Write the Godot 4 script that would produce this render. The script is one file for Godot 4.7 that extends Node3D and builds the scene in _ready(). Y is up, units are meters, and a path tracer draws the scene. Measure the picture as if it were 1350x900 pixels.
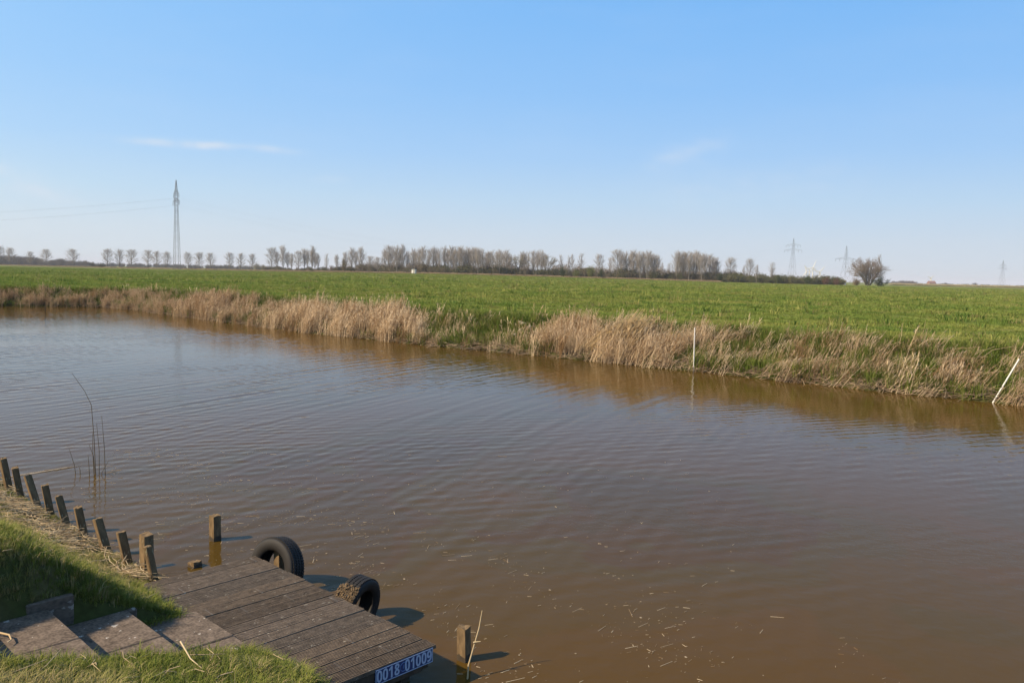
extends Node3D
# A tidal canal with a small plank jetty in the foreground, reeds on the far bank, a meadow and a row of bare trees.
# Frames: the near bank uses (t, v, h): t runs along the bank towards the viewer's right, v across the water, h up. The far land uses (x, d): d is metres away from the viewer.

const TREES := [
	[-407.8, 656.6, 17.0, 0, 1.0, "bare spreading tree, first from the picture's left edge, before the gap"],
	[-393.8, 648.5, 15.3, 0, 0.9, "bare spreading tree, second from the picture's left edge, before the gap"],
	[-374.3, 642.3, 12.0, 0, 0.8, "bare spreading tree, third from the picture's left edge, before the gap"],
	[-355.8, 630.5, 13.8, 0, 1.05, "bare spreading tree, fourth from the picture's left edge, before the gap"],
	[-326.7, 614.7, 15.0, 0, 1.05, "bare spreading tree, fifth from the picture's left edge, before the gap"],
	[-295.2, 602.0, 15.3, 0, 0.95, "bare spreading tree, sixth to the left of the tall lattice pylon"],
	[-287.2, 603.9, 14.9, 0, 0.85, "bare spreading tree, fifth to the left of the tall lattice pylon"],
	[-274.6, 595.6, 14.4, 0, 1, "bare spreading tree, fourth to the left of the tall lattice pylon"],
	[-258.5, 586.2, 13.9, 0, 0.9, "bare spreading tree, third to the left of the tall lattice pylon"],
	[-246.9, 573.2, 13.7, 0, 0.85, "bare spreading tree, second to the left of the tall lattice pylon"],
	[-239.3, 572.6, 13.3, 0, 0.85, "bare spreading tree, first to the left of the tall lattice pylon"],
	[-218.6, 557.2, 12.8, 0, 0.85, "bare spreading tree, first to the right of the tall lattice pylon"],
	[-208.7, 550.0, 12.3, 0, 0.9, "bare spreading tree, second to the right of the tall lattice pylon"],
	[-198.6, 542.9, 11.8, 0, 0.9, "bare spreading tree, third to the right of the tall lattice pylon"],
	[-182.7, 534.2, 12.8, 0, 0.85, "bare spreading tree, fourth to the right of the tall lattice pylon"],
	[-177.8, 540.0, 12.5, 0, 0.8, "bare spreading tree, fifth to the right of the tall lattice pylon"],
	[-168.0, 532.5, 12.0, 0, 0.85, "bare spreading tree, sixth to the right of the tall lattice pylon"],
	[-152.2, 521.7, 15.8, 0, 0.8, "bare spreading tree, seventeenth to the left of the small white hut"],
	[-143.3, 515.6, 17.1, 1, 1.1, "bare upright poplar, sixteenth to the left of the small white hut"],
	[-134.4, 501.5, 11.8, 1, 1.0, "bare upright poplar, fifteenth to the left of the small white hut"],
	[-129.8, 499.8, 14.0, 0, 0.8, "bare spreading tree, fourteenth to the left of the small white hut"],
	[-126.6, 501.6, 15.1, 1, 1.0, "bare upright poplar, thirteenth to the left of the small white hut"],
	[-121.5, 499.3, 16.9, 1, 1.15, "bare upright poplar, twelfth to the left of the small white hut"],
	[-117.5, 498.1, 11.5, 1, 1.0, "bare upright poplar, eleventh to the left of the small white hut"],
	[-111.6, 494.1, 11.5, 2, 1.0, "small slender bare tree, tenth to the left of the small white hut"],
	[-101.4, 475.8, 10.7, 1, 1.0, "bare upright poplar, ninth to the left of the small white hut"],
	[-93.2, 476.5, 15.6, 1, 1.1, "bare upright poplar, eighth to the left of the small white hut"],
	[-86.8, 472.3, 15.6, 1, 1.0, "bare upright poplar, seventh to the left of the small white hut"],
	[-80.3, 464.9, 9.9, 0, 0.9, "bare spreading tree, sixth to the left of the small white hut"],
	[-74.6, 455.6, 9.8, 0, 0.9, "bare spreading tree, fifth to the left of the small white hut"],
	[-68.6, 454.8, 16.5, 1, 1.15, "bare upright poplar, fourth to the left of the small white hut"],
	[-62.5, 444.2, 16.2, 1, 1.05, "bare upright poplar, third to the left of the small white hut"],
	[-60.7, 454.6, 16.6, 1, 0.9, "bare upright poplar, second to the left of the small white hut"],
	[-54.5, 448.2, 14.9, 1, 1.0, "bare upright poplar, first to the left of the small white hut"],
	[-50.3, 440.0, 14.3, 1, 1.0, "bare upright poplar, first to the right of the small white hut"],
	[-47.2, 433.6, 15.7, 1, 1.1, "bare upright poplar, second to the right of the small white hut"],
	[-42.5, 438.1, 15.2, 1, 1.1, "bare upright poplar, third to the right of the small white hut"],
	[-38.5, 429.6, 13.8, 2, 1.0, "small slender bare tree, fourth to the right of the small white hut"],
	[-35.9, 431.7, 15.9, 1, 1.05, "bare upright poplar, fifth to the right of the small white hut"],
	[-32.5, 428.0, 15.4, 1, 1.0, "bare upright poplar, sixth to the right of the small white hut"],
	[-29.2, 420.1, 15.2, 1, 1.0, "bare upright poplar, seventh to the right of the small white hut"],
	[-26.4, 418.6, 15.2, 1, 1.0, "bare upright poplar, eighth to the right of the small white hut"],
	[-23.5, 421.6, 15.4, 1, 1.05, "bare upright poplar, ninth to the right of the small white hut"],
	[-20.7, 418.9, 15.0, 1, 1.0, "bare upright poplar, tenth to the right of the small white hut"],
	[-17.8, 414.6, 14.9, 1, 1.05, "bare upright poplar, eleventh to the right of the small white hut"],
	[-15.6, 416.9, 13.9, 2, 1.0, "small slender bare tree, twelfth to the right of the small white hut"],
	[-13.2, 425.0, 13.4, 1, 1.0, "bare upright poplar, thirteenth to the right of the small white hut"],
	[-10.2, 412.7, 13.5, 2, 1.0, "small slender bare tree, fourteenth to the right of the small white hut"],
	[-7.1, 412.7, 13.6, 1, 1.05, "bare upright poplar, fifteenth to the right of the small white hut"],
	[-3.4, 422.0, 14.4, 1, 1.2, "bare upright poplar, sixteenth to the right of the small white hut"],
	[2.3, 416.5, 11.3, 3, 1.0, "brownish budding tree, seventeenth to the right of the small white hut"],
	[4.3, 420.6, 13.8, 1, 1.1, "bare upright poplar, eighteenth to the right of the small white hut"],
	[7.3, 419.5, 13.4, 2, 1.0, "small slender bare tree, nineteenth to the right of the small white hut"],
	[10.0, 417.5, 14.2, 1, 1.05, "bare upright poplar, twentieth to the right of the small white hut"],
	[14.1, 428.0, 15.0, 1, 1.25, "bare upright poplar, twenty-first to the right of the small white hut"],
	[17.5, 415.1, 11.3, 3, 0.9, "brownish budding tree, twenty-second to the right of the small white hut"],
	[23.8, 418.6, 12.0, 2, 0.9, "small slender bare tree, twenty-third to the right of the small white hut"],
	[27.4, 415.2, 11.6, 2, 0.9, "small slender bare tree, twenty-fourth to the right of the small white hut"],
	[29.8, 422.1, 12.6, 2, 1.0, "small slender bare tree, twenty-fifth to the right of the small white hut"],
	[33.6, 416.4, 13.0, 2, 1.1, "small slender bare tree, twenty-sixth to the right of the small white hut"],
	[43.2, 417.7, 13.7, 0, 0.7, "bare spreading tree, twenty-seventh to the right of the small white hut"],
	[49.3, 424.0, 11.4, 2, 1.0, "small slender bare tree, twenty-first to the left of the double-armed pylon"],
	[51.9, 417.1, 15.8, 0, 0.8, "bare spreading tree, twentieth to the left of the double-armed pylon"],
	[57.0, 420.9, 15.3, 1, 1.1, "bare upright poplar, nineteenth to the left of the double-armed pylon"],
	[61.7, 426.5, 16.0, 1, 1.1, "bare upright poplar, eighteenth to the left of the double-armed pylon"],
	[63.2, 413.6, 15.3, 1, 1.1, "bare upright poplar, seventeenth to the left of the double-armed pylon"],
	[66.5, 413.0, 15.4, 1, 1.15, "bare upright poplar, sixteenth to the left of the double-armed pylon"],
	[70.4, 415.7, 14.5, 1, 1.0, "bare upright poplar, fifteenth to the left of the double-armed pylon"],
	[76.1, 424.2, 9.9, 2, 0.8, "small slender bare tree, fourteenth to the left of the double-armed pylon"],
	[78.8, 421.8, 9.5, 2, 0.9, "small slender bare tree, thirteenth to the left of the double-armed pylon"],
	[81.8, 415.8, 15.9, 1, 1.2, "bare upright poplar, twelfth to the left of the double-armed pylon"],
	[85.2, 417.3, 16.1, 1, 1.1, "bare upright poplar, eleventh to the left of the double-armed pylon"],
	[87.7, 414.8, 16.1, 1, 1.1, "bare upright poplar, tenth to the left of the double-armed pylon"],
	[92.1, 419.3, 16.3, 1, 1.1, "bare upright poplar, ninth to the left of the double-armed pylon"],
	[93.7, 412.7, 15.4, 1, 1.15, "bare upright poplar, eighth to the left of the double-armed pylon"],
	[100.3, 423.2, 14.8, 1, 1.1, "bare upright poplar, seventh to the left of the double-armed pylon"],
	[104.2, 426.3, 13.8, 1, 1.05, "bare upright poplar, sixth to the left of the double-armed pylon"],
	[111.9, 427.3, 13.6, 0, 0.75, "bare spreading tree, fifth to the left of the double-armed pylon"],
	[117.5, 423.8, 9.1, 2, 1.0, "small slender bare tree, fourth to the left of the double-armed pylon"],
	[121.7, 427.4, 13.9, 0, 0.7, "bare spreading tree, third to the left of the double-armed pylon"],
	[120.8, 412.3, 9.8, 2, 1.2, "small slender bare tree, second to the left of the double-armed pylon"],
	[130.0, 416.6, 11.2, 2, 1.3, "small slender bare tree, first to the left of the double-armed pylon"],
	[-74.4, 478.9, 14.7, 1, 1.0, "bare poplar in the rear line, first from the left in the clump beside the hut"],
	[-68.7, 472.8, 15.9, 1, 1.0, "bare poplar in the rear line, second from the left in the clump beside the hut"],
	[-63.9, 465.9, 14.9, 1, 1.0, "bare poplar in the rear line, third from the left in the clump beside the hut"],
	[-59.7, 466.7, 13.7, 1, 1.0, "bare poplar in the rear line, fourth from the left in the clump beside the hut"],
	[-54.2, 459.4, 13.2, 1, 1.0, "bare poplar in the rear line, first to the right of the white hut"],
	[-46.5, 454.4, 14.8, 1, 1.0, "bare poplar in the rear line, second to the right of the white hut"],
	[-41.1, 445.2, 15.0, 1, 1.0, "bare poplar in the rear line, third to the right of the white hut"],
	[-34.9, 438.7, 14.1, 1, 1.0, "bare poplar in the rear line, fourth to the right of the white hut"],
	[-32.0, 438.2, 14.6, 1, 1.0, "bare poplar in the rear line, fifth to the right of the white hut"],
	[-28.6, 434.2, 14.5, 1, 1.0, "bare poplar in the rear line, sixth to the right of the white hut"],
	[-25.9, 436.4, 14.7, 1, 1.0, "bare poplar in the rear line, seventh to the right of the white hut"],
	[-23.4, 441.7, 14.5, 1, 1.0, "bare poplar in the rear line, eighth to the right of the white hut"],
	[-19.9, 436.0, 14.4, 1, 1.0, "bare poplar in the rear line, ninth to the right of the white hut"],
	[-17.4, 433.1, 14.0, 1, 1.0, "bare poplar in the rear line, tenth to the right of the white hut"],
	[-14.6, 433.4, 12.9, 1, 1.0, "bare poplar in the rear line, eleventh to the right of the white hut"],
	[-11.9, 434.5, 13.0, 1, 1.0, "bare poplar in the rear line, twelfth to the right of the white hut"],
	[-9.2, 440.1, 13.6, 1, 1.0, "bare poplar in the rear line, thirteenth to the right of the white hut"],
	[-5.6, 436.3, 13.6, 1, 1.0, "bare poplar in the rear line, fourteenth to the right of the white hut"],
	[-1.6, 435.6, 11.7, 1, 1.0, "bare poplar in the rear line, fifteenth to the right of the white hut"],
	[6.0, 433.9, 13.4, 1, 1.0, "bare poplar in the rear line, first beside the brownish budding trees"],
	[12.6, 441.8, 14.2, 1, 1.0, "bare poplar in the rear line, second beside the brownish budding trees"],
	[16.4, 436.8, 13.0, 1, 1.0, "bare poplar in the rear line, third beside the brownish budding trees"],
	[56.5, 434.9, 15.3, 1, 1.0, "bare poplar in the rear line, first right of the greenish willow"],
	[60.7, 433.5, 15.0, 1, 1.0, "bare poplar in the rear line, second right of the greenish willow"],
	[64.7, 433.5, 15.6, 1, 1.0, "bare poplar in the rear line, third right of the greenish willow"],
	[68.0, 434.5, 15.3, 1, 1.0, "bare poplar in the rear line, fourth right of the greenish willow"],
	[72.8, 439.1, 15.2, 1, 1.0, "bare poplar in the rear line, fifth right of the greenish willow"],
	[75.5, 434.3, 13.9, 1, 1.0, "bare poplar in the rear line, sixth right of the greenish willow"],
	[86.9, 433.4, 15.8, 1, 1.0, "bare poplar in the rear line, first in the last dense clump before the pylon"],
	[90.9, 437.4, 16.0, 1, 1.0, "bare poplar in the rear line, second in the last dense clump before the pylon"],
	[94.0, 435.2, 16.1, 1, 1.0, "bare poplar in the rear line, third in the last dense clump before the pylon"],
	[98.7, 442.0, 16.0, 1, 1.0, "bare poplar in the rear line, fourth in the last dense clump before the pylon"],
	[100.5, 434.1, 15.0, 1, 1.0, "bare poplar in the rear line, fifth in the last dense clump before the pylon"],
	[105.4, 437.8, 14.1, 1, 1.0, "bare poplar in the rear line, sixth in the last dense clump before the pylon"],
	[-152.4, 534.0, 13.3, 1, 1.0, "bare poplar in the rear line, first of those left of the hut's clump"],
	[-143.1, 525.1, 13.2, 1, 1.0, "bare poplar in the rear line, second of those left of the hut's clump"],
	[-129.3, 519.9, 14.2, 1, 1.0, "bare poplar in the rear line, third of those left of the hut's clump"],
	[-122.5, 511.3, 13.1, 1, 1.0, "bare poplar in the rear line, fourth of those left of the hut's clump"],
	[-100.1, 493.2, 12.9, 1, 1.0, "bare poplar in the rear line, fifth of those left of the hut's clump"],
	[-93.0, 489.1, 13.8, 1, 1.0, "bare poplar in the rear line, sixth of those left of the hut's clump"],
]
const ORD := ["first", "second", "third", "fourth", "fifth", "sixth", "seventh", "eighth", "ninth", "tenth"]
var M := {}
var taken := {}
var nz := FastNoiseLite.new()
var nz2 := FastNoiseLite.new()

class MB:
	var p := PackedVector3Array()
	var n := PackedVector3Array()
	var c := PackedColorArray()
	var i := PackedInt32Array()
	var tint := Color(1, 1, 1)
	var coloured := false
	func vert(a: Vector3, na: Vector3) -> int:
		p.append(a)
		n.append(na)
		if coloured:
			c.append(tint)
		return p.size() - 1
	func face(a: int, b: int, d: int) -> void:
		# front faces run clockwise: turn the face to agree with its normals
		var g := (p[d] - p[a]).cross(p[b] - p[a])
		if g.dot(n[a] + n[b] + n[d]) >= 0.0:
			i.append(a); i.append(b); i.append(d)
		else:
			i.append(a); i.append(d); i.append(b)
	func flat(pts: Array) -> void:
		# a flat convex polygon whose normal is given by its winding
		var g: Vector3 = ((pts[2] - pts[0]) as Vector3).cross(pts[1] - pts[0]).normalized()
		var k := []
		for q in pts:
			k.append(vert(q, g))
		for j in range(1, pts.size() - 1):
			i.append(k[0]); i.append(k[j]); i.append(k[j + 1])
	func out_flat(pts: Array, centre: Vector3) -> void:
		# as flat, but turned away from centre
		var g: Vector3 = ((pts[2] - pts[0]) as Vector3).cross(pts[1] - pts[0])
		if g.dot(pts[0] - centre) < 0.0:
			pts = pts.duplicate()
			pts.reverse()
		flat(pts)
	func box(xf: Transform3D, size: Vector3, bevel := 0.0) -> void:
		var h := size * 0.5
		var o := xf.origin
		if bevel <= 0.0:
			for ax in 3:
				for s in [-1.0, 1.0]:
					var q := []
					for e in [[-1, -1], [1, -1], [1, 1], [-1, 1]]:
						var l := Vector3.ZERO
						l[ax] = s * h[ax]
						l[(ax + 1) % 3] = e[0] * h[(ax + 1) % 3]
						l[(ax + 2) % 3] = e[1] * h[(ax + 2) % 3]
						q.append(xf * l)
					out_flat(q, o)
			return
		var b: float = minf(bevel, minf(h.x, minf(h.y, h.z)) * 0.9)
		# corner points: for each corner three points, one on each face
		var cp := {}
		for sx in [-1, 1]:
			for sy in [-1, 1]:
				for sz in [-1, 1]:
					for ax in 3:
						var l := Vector3(sx * (h.x - b), sy * (h.y - b), sz * (h.z - b))
						l[ax] = [sx, sy, sz][ax] * h[ax]
						cp[[sx, sy, sz, ax]] = xf * l
					out_flat([cp[[sx, sy, sz, 0]], cp[[sx, sy, sz, 1]], cp[[sx, sy, sz, 2]]], o)
		for ax in 3:
			for s in [-1, 1]:
				var q := []
				for e in [[-1, -1], [1, -1], [1, 1], [-1, 1]]:
					var k := [0, 0, 0, ax]
					k[ax] = s
					k[(ax + 1) % 3] = e[0]
					k[(ax + 2) % 3] = e[1]
					q.append(cp[k])
				out_flat(q, o)
			# the four edges that run along ax
			for e in [[-1, -1], [1, -1], [1, 1], [-1, 1]]:
				var a1 := (ax + 1) % 3
				var a2 := (ax + 2) % 3
				var q := []
				for f in [[-1, a1], [1, a1], [1, a2], [-1, a2]]:
					var k := [0, 0, 0, f[1]]
					k[ax] = f[0]
					k[a1] = e[0]
					k[a2] = e[1]
					q.append(cp[k])
				out_flat(q, o)
	func tube(pts: Array, radii: Array, sides: int, caps := true) -> void:
		var rings := []
		var last := Vector3.ZERO
		var side := Vector3.ZERO
		for k in pts.size():
			var dir: Vector3 = ((pts[mini(k + 1, pts.size() - 1)] - pts[maxi(k - 1, 0)]) as Vector3).normalized()
			if k == 0:
				side = dir.cross(Vector3.UP if absf(dir.y) < 0.9 else Vector3.RIGHT).normalized()
			else:
				side = (side - dir * side.dot(dir)).normalized()
			var up := dir.cross(side)
			last = dir
			var ring := []
			for s in sides:
				var a := TAU * s / sides
				var nn := side * cos(a) + up * sin(a)
				ring.append(vert(pts[k] + nn * radii[k], nn))
			rings.append(ring)
		for k in pts.size() - 1:
			for s in sides:
				var s2 := (s + 1) % sides
				face(rings[k][s], rings[k + 1][s], rings[k + 1][s2])
				face(rings[k][s], rings[k + 1][s2], rings[k][s2])
		if caps:
			for e in [0, pts.size() - 1]:
				var dir: Vector3 = ((pts[1] - pts[0]) as Vector3).normalized() * -1.0 if e == 0 else last
				var m := vert(pts[e], dir)
				var ring := []
				for s in sides:
					ring.append(vert(p[rings[e][s]], dir))
				for s in sides:
					face(m, ring[s], ring[(s + 1) % sides])
	func cone(a: Vector3, b: Vector3, r: float) -> void:
		# a three-sided twig that tapers to a point
		var dir := (b - a).normalized()
		var s := dir.cross(Vector3.UP if absf(dir.y) < 0.9 else Vector3.RIGHT).normalized()
		var u := dir.cross(s)
		var k := []
		for j in 3:
			var nn := s * cos(TAU * j / 3) + u * sin(TAU * j / 3)
			k.append(vert(a + nn * r, nn))
		var tip := vert(b, dir)
		for j in 3:
			face(k[j], k[(j + 1) % 3], tip)
	func ribbon(pts: Array, widths: Array, side: Vector3) -> void:
		# a leaf blade
		var prev := []
		for k in pts.size():
			var dir: Vector3 = ((pts[mini(k + 1, pts.size() - 1)] - pts[maxi(k - 1, 0)]) as Vector3).normalized()
			var nn := side.cross(dir).normalized()
			var cur := []
			if k == pts.size() - 1:
				cur = [vert(pts[k], nn)]
			else:
				cur = [vert(pts[k] - side * widths[k] * 0.5, nn), vert(pts[k] + side * widths[k] * 0.5, nn)]
			if prev.size() == 2:
				face(prev[0], prev[1], cur[0])
				if cur.size() == 2:
					face(prev[1], cur[1], cur[0])
			prev = cur
	func mesh(m: Material = null) -> ArrayMesh:
		var arr := []
		arr.resize(Mesh.ARRAY_MAX)
		arr[Mesh.ARRAY_VERTEX] = p
		arr[Mesh.ARRAY_NORMAL] = n
		if coloured:
			arr[Mesh.ARRAY_COLOR] = c
		arr[Mesh.ARRAY_INDEX] = i
		var am := ArrayMesh.new()
		am.add_surface_from_arrays(Mesh.PRIMITIVE_TRIANGLES, arr)
		if m:
			am.surface_set_material(0, m)
		return am

# ---------------------------------------------------------------- helpers
func numbered(called: String) -> String:
	var k: int = taken.get(called, 0)
	taken[called] = k + 1
	return called if k == 0 else "%s_%03d" % [called, k]

func tag(o: Node, label := "", category := "", group := "", kind := "") -> Node:
	if label: o.set_meta("label", label)
	if category: o.set_meta("category", category)
	if group: o.set_meta("group", group)
	if kind: o.set_meta("kind", kind)
	return o

func base(called: String, at: Vector3, label := "", category := "", group := "") -> Node3D:
	var o := Node3D.new()
	o.name = numbered(called)
	add_child(o)
	o.position = at
	tag(o, label, category, group)
	return o

func obj(called: String, me: Mesh, m: Material, parent: Node = null) -> MeshInstance3D:
	var o := MeshInstance3D.new()
	o.mesh = me
	if m:
		o.material_override = m
	if parent == null:
		o.name = numbered(called)
		add_child(o)
	else:
		o.name = called
		parent.add_child(o, true)
	return o

func copy_of(o: Node3D, at: Vector3, label: String) -> Node3D:
	var c: Node3D = o.duplicate()
	c.name = numbered(String(o.name).get_slice("_0", 0))
	add_child(c)
	c.position = at
	c.set_meta("label", label)
	return c

func lin(r: float, g: float, b: float) -> Color:
	return Color(r, g, b).linear_to_srgb()

func smooth(a: float, b: float, x: float) -> float:
	var k := clampf((x - a) / (b - a), 0.0, 1.0)
	return k * k * (3.0 - 2.0 * k)

func plain(c: Color, rough := 0.9, spec := 0.3) -> StandardMaterial3D:
	var m := StandardMaterial3D.new()
	m.albedo_color = c.linear_to_srgb()
	m.roughness = rough
	m.metallic_specular = spec
	return m

func tinted(rough := 0.9, back := Color(0, 0, 0)) -> StandardMaterial3D:
	var m := plain(Color(1, 1, 1), rough, 0.2)
	m.vertex_color_use_as_albedo = true
	if back.r + back.g + back.b > 0.0:
		m.backlight_enabled = true
		m.backlight = back
	return m

func noise_tex(seed_: int, freq: float, octaves: int, ramp: Array, size := 512, kind := FastNoiseLite.TYPE_SIMPLEX_SMOOTH, normal := 0.0) -> NoiseTexture2D:
	var f := FastNoiseLite.new()
	f.seed = seed_
	f.frequency = freq
	f.noise_type = kind
	f.fractal_type = FastNoiseLite.FRACTAL_FBM if octaves > 1 else FastNoiseLite.FRACTAL_NONE
	f.fractal_octaves = octaves
	var t := NoiseTexture2D.new()
	t.width = size
	t.height = size
	t.seamless = true
	t.generate_mipmaps = false
	t.noise = f
	if normal > 0.0:
		t.as_normal_map = true
		t.bump_strength = normal
	elif ramp.size():
		var g := Gradient.new()
		var off := PackedFloat32Array()
		var cols := PackedColorArray()
		for r in ramp:
			off.append(r[0])
			cols.append(lin(r[1], r[2], r[3]))
		g.offsets = off
		g.colors = cols
		t.color_ramp = g
	return t

func triplanar(m: StandardMaterial3D, scale: Vector3, world := true) -> StandardMaterial3D:
	m.uv1_triplanar = true
	m.uv1_world_triplanar = world
	m.uv1_scale = scale
	m.uv1_triplanar_sharpness = 4.0
	return m

# a weathered surface: streaked grain along the picture's columns and scattered pale lichen spots of its own outline
func weathered(seed_: int, dark: Color, light: Color, spots: int, spot: Color, stretch: float, size := 512) -> ImageTexture:
	var f := FastNoiseLite.new()
	f.seed = seed_
	f.frequency = 0.02
	f.fractal_octaves = 4
	var a := f.get_seamless_image(size, size)
	f.seed = seed_ + 9
	f.frequency = 0.09
	var b := f.get_seamless_image(size, size)
	var rng := RandomNumberGenerator.new()
	rng.seed = seed_
	var im := Image.create(size, size, false, Image.FORMAT_RGB8)
	for y in size:
		for x in size:
			var k: float = a.get_pixel(x, y).r * 0.55 + b.get_pixel(int(x * stretch) % size, y).r * 0.75 - 0.15
			im.set_pixel(x, y, dark.lerp(light, clampf(k, 0.0, 1.0)).linear_to_srgb())
	for s in spots:
		var cx := rng.randi() % size
		var cy := rng.randi() % size
		var r := rng.randf_range(1.2, 4.0) if rng.randf() < 0.8 else rng.randf_range(4.0, 8.0)
		var ph := rng.randf() * TAU
		for y in range(-12, 13):
			for x in range(-12, 13):
				var an := atan2(y, x)
				if Vector2(x, y).length() < r * (1.0 + 0.35 * sin(an * 3.0 + ph) + 0.2 * sin(an * 7.0 + ph * 2.0)):
					var px := (cx + x + size) % size
					var py := (cy + y + size) % size
					im.set_pixel(px, py, im.get_pixel(px, py).lerp(spot.linear_to_srgb(), 0.75))
	return ImageTexture.create_from_image(im)

func scatter(called: String, me: Mesh, m: Material, xfs: Array, cols: Array, parent: Node = null) -> MultiMeshInstance3D:
	var mm := MultiMesh.new()
	mm.transform_format = MultiMesh.TRANSFORM_3D
	mm.use_colors = cols.size() > 0
	mm.mesh = me
	mm.instance_count = xfs.size()
	for k in xfs.size():
		mm.set_instance_transform(k, xfs[k])
		if cols.size():
			mm.set_instance_color(k, cols[k])
	var o := MultiMeshInstance3D.new()
	o.multimesh = mm
	o.material_override = m
	o.set_meta("kind", "stuff")
	if parent == null:
		o.name = numbered(called)
		add_child(o)
	else:
		o.name = called
		parent.add_child(o, true)
	return o

# ---------------------------------------------------------------- frames and terrain
func J(t: float, v: float, h: float) -> Vector3:
	return Vector3(0.7239 * t + 0.6899 * v, h, 0.6899 * t - 0.7239 * v)

func jbasis() -> Basis:
	# x along t, y up, z towards the land (minus v)
	return Basis(Vector3(0.7239, 0, 0.6899), Vector3.UP, Vector3(-0.6899, 0, 0.7239))

func vwater(u: float) -> float:
	# the far waterline in the frame u = .8x - .6d, v = .6x + .8d
	var k := [[-130, -40.0], [-88, -14.0], [-66, 20.0], [-61.5, 26.5], [-58.5, 29.6], [-54, 29.6], [-51, 28.7], [-40, 27.0], [-31.8, 25.7], [-23.3, 25.06], [-17.9, 25.05], [-11, 24.75], [-4.7, 24.25], [2, 24.0], [20, 23.0]]
	var y := 0.0
	if u <= k[0][0]:
		y = k[0][1]
	elif u >= k[-1][0]:
		y = k[-1][1]
	else:
		for j in k.size() - 1:
			if u <= k[j + 1][0]:
				var f: float = (u - k[j][0]) / (k[j + 1][0] - k[j][0])
				y = lerpf(k[j][1], k[j + 1][1], f)
				break
	return y + 0.22 * nz.get_noise_2d(u * 9.0, 3.0) + 0.1 * nz.get_noise_2d(u * 40.0, 9.0)

func swell(x: float, d: float) -> float:
	if d < 20.0:
		return 0.0
	return 1.1 * exp(-pow((x / d + 0.069) / 0.257, 2.0)) * smooth(80, 420, d)

func far_h(u: float, w: float, x: float, d: float) -> float:
	# height of the far land, w metres beyond the waterline
	if w < 0.0:
		return maxf(-0.8, w * 0.9)
	var cut := 0.16 + 0.1 * nz.get_noise_2d(u * 12.0, 50.0)
	var crest := 3.0 + 1.0 * nz.get_noise_2d(u * 5.0, 77.0)
	var h := cut * smooth(0.0, 0.16, w) + (1.12 - cut) * smooth(0.1, crest, w)
	h += 0.1 * nz.get_noise_2d(x * 6.0, d * 6.0) * smooth(0.2, 2.0, w)
	return h + swell(x, d)

func uw(x: float, d: float) -> Vector2:
	var u := 0.8 * x - 0.6 * d
	return Vector2(u, 0.6 * x + 0.8 * d - vwater(u))

func ground_at(x: float, d: float) -> float:
	var q := uw(x, d)
	return far_h(q.x, q.y, x, d)

func UW(u: float, w: float) -> Vector3:
	var v := vwater(u) + w
	var x := 0.8 * u + 0.6 * v
	var d := -0.6 * u + 0.8 * v
	return Vector3(x, far_h(u, w, x, d), -d)

func step_line(v: float) -> float:
	return 0.34 + 0.288 * (2.85 - v)

func near_edge(t: float) -> float:
	if t < -7.25:
		return 3.05
	if t < -6.85:
		return lerpf(3.05, 2.66, smooth(-7.25, -6.85, t))
	return lerpf(2.66, 2.84, smooth(-5.3, -4.9, t)) - 0.4 * smooth(-4.5, -3.9, t)

func near_h(t: float, v: float) -> float:
	var b := minf(step_line(v), 1.28)
	var h := b
	if t < -6.08:
		var bump := 0.34 * smooth(-6.06, -6.26, t) * (1.0 - 0.8 * smooth(-6.9, -8.4, t))
		h = b + 0.02 + bump * smooth(2.55, 1.55, v) - 0.11 * smooth(2.2, 3.0, v)
	elif t < -4.98:
		# the stairs cut in
		var k := floorf((2.85 - v) / 0.52) + 0.0
		h = 0.34 + 0.15 * maxf(k, -0.4) - 0.09 if v < 2.9 else 0.22
		h = minf(h, 1.2)
	else:
		h = b + 0.03 * smooth(-4.98, -4.75, t)
	h += 0.035 * nz.get_noise_2d(t * 40.0, v * 40.0) * (1.0 if t < -6.1 or t > -4.95 else 0.0)
	var e := near_edge(t) + 0.04 * nz.get_noise_2d(t * 60.0, 5.0)
	if v > e:
		h = lerpf(h, -0.9, smooth(e, e + 0.16, v))
	return h

# ---------------------------------------------------------------- scene
func _ready() -> void:
	nz.seed = 11
	nz.frequency = 0.05
	nz.fractal_octaves = 3
	nz2.seed = 23
	nz2.frequency = 0.012
	nz2.fractal_octaves = 3
	make_camera_and_light()
	make_materials()
	make_far_land()
	make_near_bank()
	make_water()
	make_steps()
	make_jetty()
	make_posts()
	make_far_trees()
	make_undergrowth()
	make_pylons()
	make_far_buildings()
	make_reeds()
	make_field_grass()
	make_near_grass()
	make_small_things()

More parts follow.
